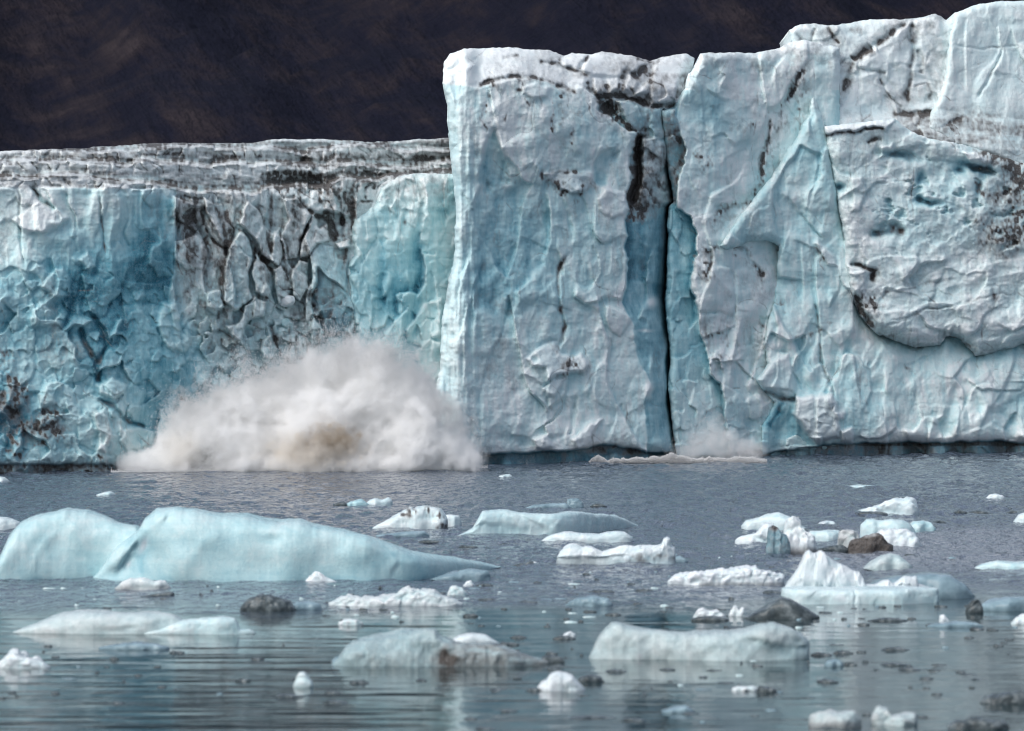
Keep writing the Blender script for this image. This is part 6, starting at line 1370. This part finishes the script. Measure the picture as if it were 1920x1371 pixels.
# flung drops around the upper edge
def edge_drops(n, prof, Y0, sp, amp):
    p = np.asarray(prof, float)
    u = rng.uniform(p[0, 0], p[-1, 0], n); top = np.interp(u, p[:, 0], p[:, 1])
    ray = fbm(u/16, u*0+3, seed=71, octv=3)
    v = top+amp*.75-rng.exponential(1, n)*amp*(.35+.55*np.clip(ray+.5, 0, 1.4))+rng.uniform(0, amp*1.2, n)
    Y = Y0+rng.normal(0, sp, n)
    return np.stack([px_x(u, Y), Y, px_z(v, Y)], -1)
PT = [(225, 880), (255, 866), (285, 822), (300, 790), (340, 765), (400, 742), (460, 716), (520, 694), (560, 676), (610, 655), (660, 644), (710, 640), (760, 662), (790, 690), (820, 740), (850, 765), (880, 800), (905, 850)]
pts = edge_drops(60000, PT, YS-1.5, 2.2, 34)
pts = np.r_[pts, np.stack([px_x(u_, YS-2), np.full(900, YS-2.0), px_z(v_, YS-2)], -1)] if False else pts
# jets fanning out of the impact, breaking into drops
jets = []
for k in range(330):
    ou, ov = rng.uniform(330, 850), 850
    tu = ou+(ou-590)*.10+rng.normal(0, 30); tu = np.clip(tu, 235, 895)
    tv = np.interp(tu, [a for a, _ in PT], [c for _, c in PT])-rng.exponential(20)+6
    n_ = int(rng.uniform(120, 420)); s_ = rng.beta(3.2, 1.3, n_)
    sp_ = 1.5+7*s_
    ju = ou+(tu-ou)*s_+rng.normal(0, 1, n_)*sp_; jv = ov+(tv-ov)*(1-(1-s_)**1.6)+rng.normal(0, 1, n_)*sp_*.8
    jy = YS-2.2+rng.normal(0, 1.0)+rng.normal(0, .5, n_)
    jets.append(np.stack([px_x(ju, jy), jy, px_z(jv, jy)], -1))
pts = np.r_[pts[:30000]]
pts = np.r_[pts, np.concatenate(jets)]
nb_ = 14000; bu = rng.uniform(208, 915, nb_); bv = 886-8*(bu-208)/700-rng.exponential(2.6, nb_)*(1+.8*np.clip(fbm(bu/22, bu*0, seed=77, octv=3), -.6, 1)); bY = water_dist(886-8*(bu-208)/700)-1.5+rng.uniform(-1, 2, nb_)
pts = np.r_[pts, np.stack([px_x(bu, bY), bY, np.maximum(px_z(bv, bY), .06)], -1)]
pts = pts[pts[:, 2] > .05]
droplets('flung_drops', pts, rng.uniform(.014, .042, len(pts)), plume, DROP)
# splash at the crevasse foot
YR = water_dist(863)-2.5
sp2 = tag(empty('splash', (px_x(1350, YR), YR, 0)), 'smaller misty splash rising at the foot of the dark crevasse', 'splash')
def P4(u, v): return P3(u, v, YR)
el2 = [(P4(1350, 835), (M(74, YR), 2.5, M(46, YR)), 1.0), (P4(1395, 842), (M(52, YR), 2.5, M(36, YR)), .9), (P4(1300, 845), (M(46, YR), 2.5, M(44, YR)), .7), (P4(1345, 800), (M(44, YR), 2.2, M(50, YR)), .45), (P4(1340, 862), (M(130, YR), 2, M(9, YR)), 1.0)]
hull('spray_cloud', [(1215, 858), (1245, 825), (1275, 780), (1310, 745), (1360, 742), (1400, 770), (1440, 810), (1470, 856)], 862, YR, 2.6, sp2, spray_material('thin_spray', el2, [], .55, 9, noise_scale=.3, edge=.9))
p2 = edge_drops(5000, [(1240, 860), (1280, 830), (1310, 800), (1350, 790), (1400, 815), (1430, 852)], YR-1.5, 1.0, 26)
p2 = p2[p2[:, 2] > .05]
droplets('flung_drops', p2, rng.uniform(.014, .042, len(p2)), sp2, DROP)
# white foam running out along the foot of the tower
def foam(name, label, prof, wl, dep, seed):
    return berg(name, label, 'foam', prof, wl, dep, snow=1.0, blue=0, lump=.4, clump=.5, rough=.3, seed=seed, dx=1.4, ny=30)
FT = [(1104, 866), (1112, 860), (1120, 856), (1127, 859), (1140, 862), (1160, 861), (1180, 861), (1200, 861), (1230, 859), (1250, 855), (1262, 854), (1280, 857), (1310, 860), (1380, 859), (1436, 861)]
YF = water_dist(868)
fo = tag(empty('foam', (px_x(1260, YF), YF, 0)), "ragged line of white foam along the tower's waterline", 'foam')
nf_ = 17000; fu = rng.uniform(1102, 1438, nf_); fu = np.where(rng.random(nf_) < .35, 1230+rng.normal(0, 60, nf_), fu); ft = np.interp(fu, [a for a, _ in FT], [c for _, c in FT])+5*fbm(fu/12, fu*0, seed=5, octv=4)
fv = ft+(868.5-ft)*rng.beta(.9, 1.3, nf_)+rng.normal(0, 1.0, nf_); fy = YF+rng.uniform(-.9, .9, nf_)
pf = np.stack([px_x(fu, fy), fy, np.maximum(px_z(fv, fy), .01)], -1)
droplets('foam_flecks', pf, rng.uniform(.02, .07, nf_), fo, DROP)
t = tag(empty('splash', (px_x(986, 515), 515, 0)), 'tiny jets of water dripping under the tower\'s dark overhang', 'splash')
uu = rng.choice([977, 981, 989, 995, 999], 700, p=[.3, .1, .25, .05, .3])+rng.normal(0, 3.4, 700); vv = 871-rng.beta(1, 2.2, 700)*20; yy = np.full(700, water_dist(871))+rng.normal(0, .3, 700)
pj = np.stack([px_x(uu, yy), yy, px_z(vv, yy)], -1); pj = pj[pj[:, 2] > 0][:260]
droplets('flung_drops', pj, rng.uniform(.008, .02, len(pj)), t, DROP)
# loose blocks wedged in the shattered face
for i, (pr, wl_, sn, lab) in enumerate([([(390, 0), (395, -14), (415, -21), (450, -22), (480, -14), (495, 0)], 130, .8, 'x')][:0]): pass
def face_block(label, cx, cy, pts, thick, Y, seed, snow=.7, blue=.08):
    """a loose angular block: an irregular outline given thickness and bevels"""
    import bmesh
    bm = bmesh.new()
    P = [(px_x(cx+x, Y), px_z(cy+y, Y)) for x, y in pts]
    cxw = sum(a for a, _ in P)/len(P); czw = sum(c for _, c in P)/len(P)
    rings = []
    for k, (s, dy) in enumerate([(.62, -thick*.5), (.97, -thick*.18), (1.0, thick*.3), (.7, thick*.6)]):
        rings.append([bm.verts.new((cxw+(a-cxw)*s+.05*math.sin(7*a+k), Y+dy+.10*math.sin(5*c+3*k+a*4), czw+(c-czw)*s+(.08 if k == 0 else 0))) for a, c in P])
    n = len(P)
    for r0, r1 in zip(rings[:-1], rings[1:]):
        for j in range(n): bm.faces.new((r0[j], r0[(j+1) % n], r1[(j+1) % n], r1[j]))
    bm.faces.new(rings[0][::-1]); bm.faces.new(rings[-1])
    bmesh.ops.recalc_face_normals(bm, faces=bm.faces)
    bmesh.ops.bevel(bm, geom=list(bm.edges), offset=.06, segments=2, affect='EDGES')
    me = bpy.data.meshes.new('ice_boulder'); bm.to_mesh(me); bm.free()
    a = me.attributes.new('ice', 'FLOAT_COLOR', 'POINT')
    for d in a.data: d.color = (blue, 0, snow, 1)
    base = (cxw, Y, czw)
    for v_ in me.vertices: v_.co -= Vector(base)
    o = obj('ice_boulder', me, BERG); o.location = base
    tag(o, label, 'ice boulder', 'loose ice blocks on the shattered cliff'); return o
from mathutils import Vector
YB = FH/(W_LEFT(np.array([520.]))[0]-VH)+2.0
face_block('bright white loose block, uppermost on the shattered cliff face', 537, 566, [(-14, 4), (-10, -8), (0, -13), (14, -11), (17, 0), (10, 8), (-6, 10)], 1.2, YB, 1, .75, .02)
face_block('bluish angular loose block left of the bright white block', 509, 590, [(-15, 2), (-4, -14), (4, -16), (12, -6), (16, 4), (2, 14), (-8, 14)], 1.1, YB-.2, 2, .15, .18)
face_block('grey rounded loose block at the left of the loose blocks', 440, 580, [(-16, 4), (-9, -11), (4, -13), (13, -6), (12, 6), (2, 14), (-10, 14)], 1.1, YB-.2, 3, .2, .12)
face_block('small blue loose block below the bright white block', 536, 606, [(-12, 0), (-7, -9), (6, -9), (11, 2), (4, 11), (-7, 9)], .8, YB+.3, 4, 0, .34)
# ------------------------------------------------------------------ camera, sky, sun, render settings
cam_d = bpy.data.cameras.new('camera'); cam = bpy.data.objects.new('camera', cam_d); COL.objects.link(cam)
cam_d.lens = 200; cam_d.sensor_width = 36; cam_d.sensor_fit = 'HORIZONTAL'
cam_d.shift_y = -(1371/2-VH)/1920
cam_d.clip_start = 1; cam_d.clip_end = 30000
cam.location = (0, 0, CAM_H); cam.rotation_euler = (math.radians(90), 0, 0)
cam_d.dof.use_dof = True; cam_d.dof.focus_distance = 505; cam_d.dof.aperture_fstop = .85
scene.camera = cam

EL, AZ = 47, 224      # sun behind the viewer's left shoulder; the azimuth is measured clockwise from +Y
w = bpy.data.worlds.new('World'); scene.world = w; w.use_nodes = True
nt = w.node_tree
for n in list(nt.nodes): nt.nodes.remove(n)
b = NB(nt)
sky = b.node('ShaderNodeTexSky'); sky.sky_type = 'NISHITA'; sky.sun_disc = False
sky.sun_elevation = math.radians(EL); sky.sun_rotation = math.radians(AZ)
sky.air_density = 1.0; sky.dust_density = 2.5; sky.ozone_density = 1.0
hsv = b.node('ShaderNodeHueSaturation'); hsv.inputs['Saturation'].default_value = .72
b.link(sky.outputs[0], hsv.inputs['Color'])
bg = b.node('ShaderNodeBackground'); b.link(hsv.outputs[0], bg.inputs[0]); bg.inputs[1].default_value = .155
wo = b.node('ShaderNodeOutputWorld'); b.link(bg.outputs[0], wo.inputs[0])

sd_ = bpy.data.lights.new('sun', 'SUN'); sun = bpy.data.objects.new('sun', sd_); COL.objects.link(sun)
sd_.energy = 2.45; sd_.angle = math.radians(52); sd_.color = (1.0, .985, .96)
a, e = math.radians(AZ), math.radians(EL)
from mathutils import Vector
to_sun = Vector((math.sin(a)*math.cos(e), math.cos(a)*math.cos(e), math.sin(e)))
sun.rotation_euler = to_sun.to_track_quat('Z', 'Y').to_euler()
sun.location = (0, 0, 300)

scene.view_settings.view_transform = 'Standard'; scene.view_settings.look = 'None'
scene.view_settings.exposure = 0; scene.view_settings.gamma = 1
scene.cycles.max_bounces = 26; scene.cycles.diffuse_bounces = 4; scene.cycles.glossy_bounces = 4
scene.cycles.volume_bounces = 24; scene.cycles.transparent_max_bounces = 16
scene.cycles.use_denoising = True
scene.render.filter_size = 1.15; scene.cycles.pixel_filter_type = 'BLACKMAN_HARRIS'; scene.cycles.filter_width = 1.15
scene.cycles.volume_step_rate = .4
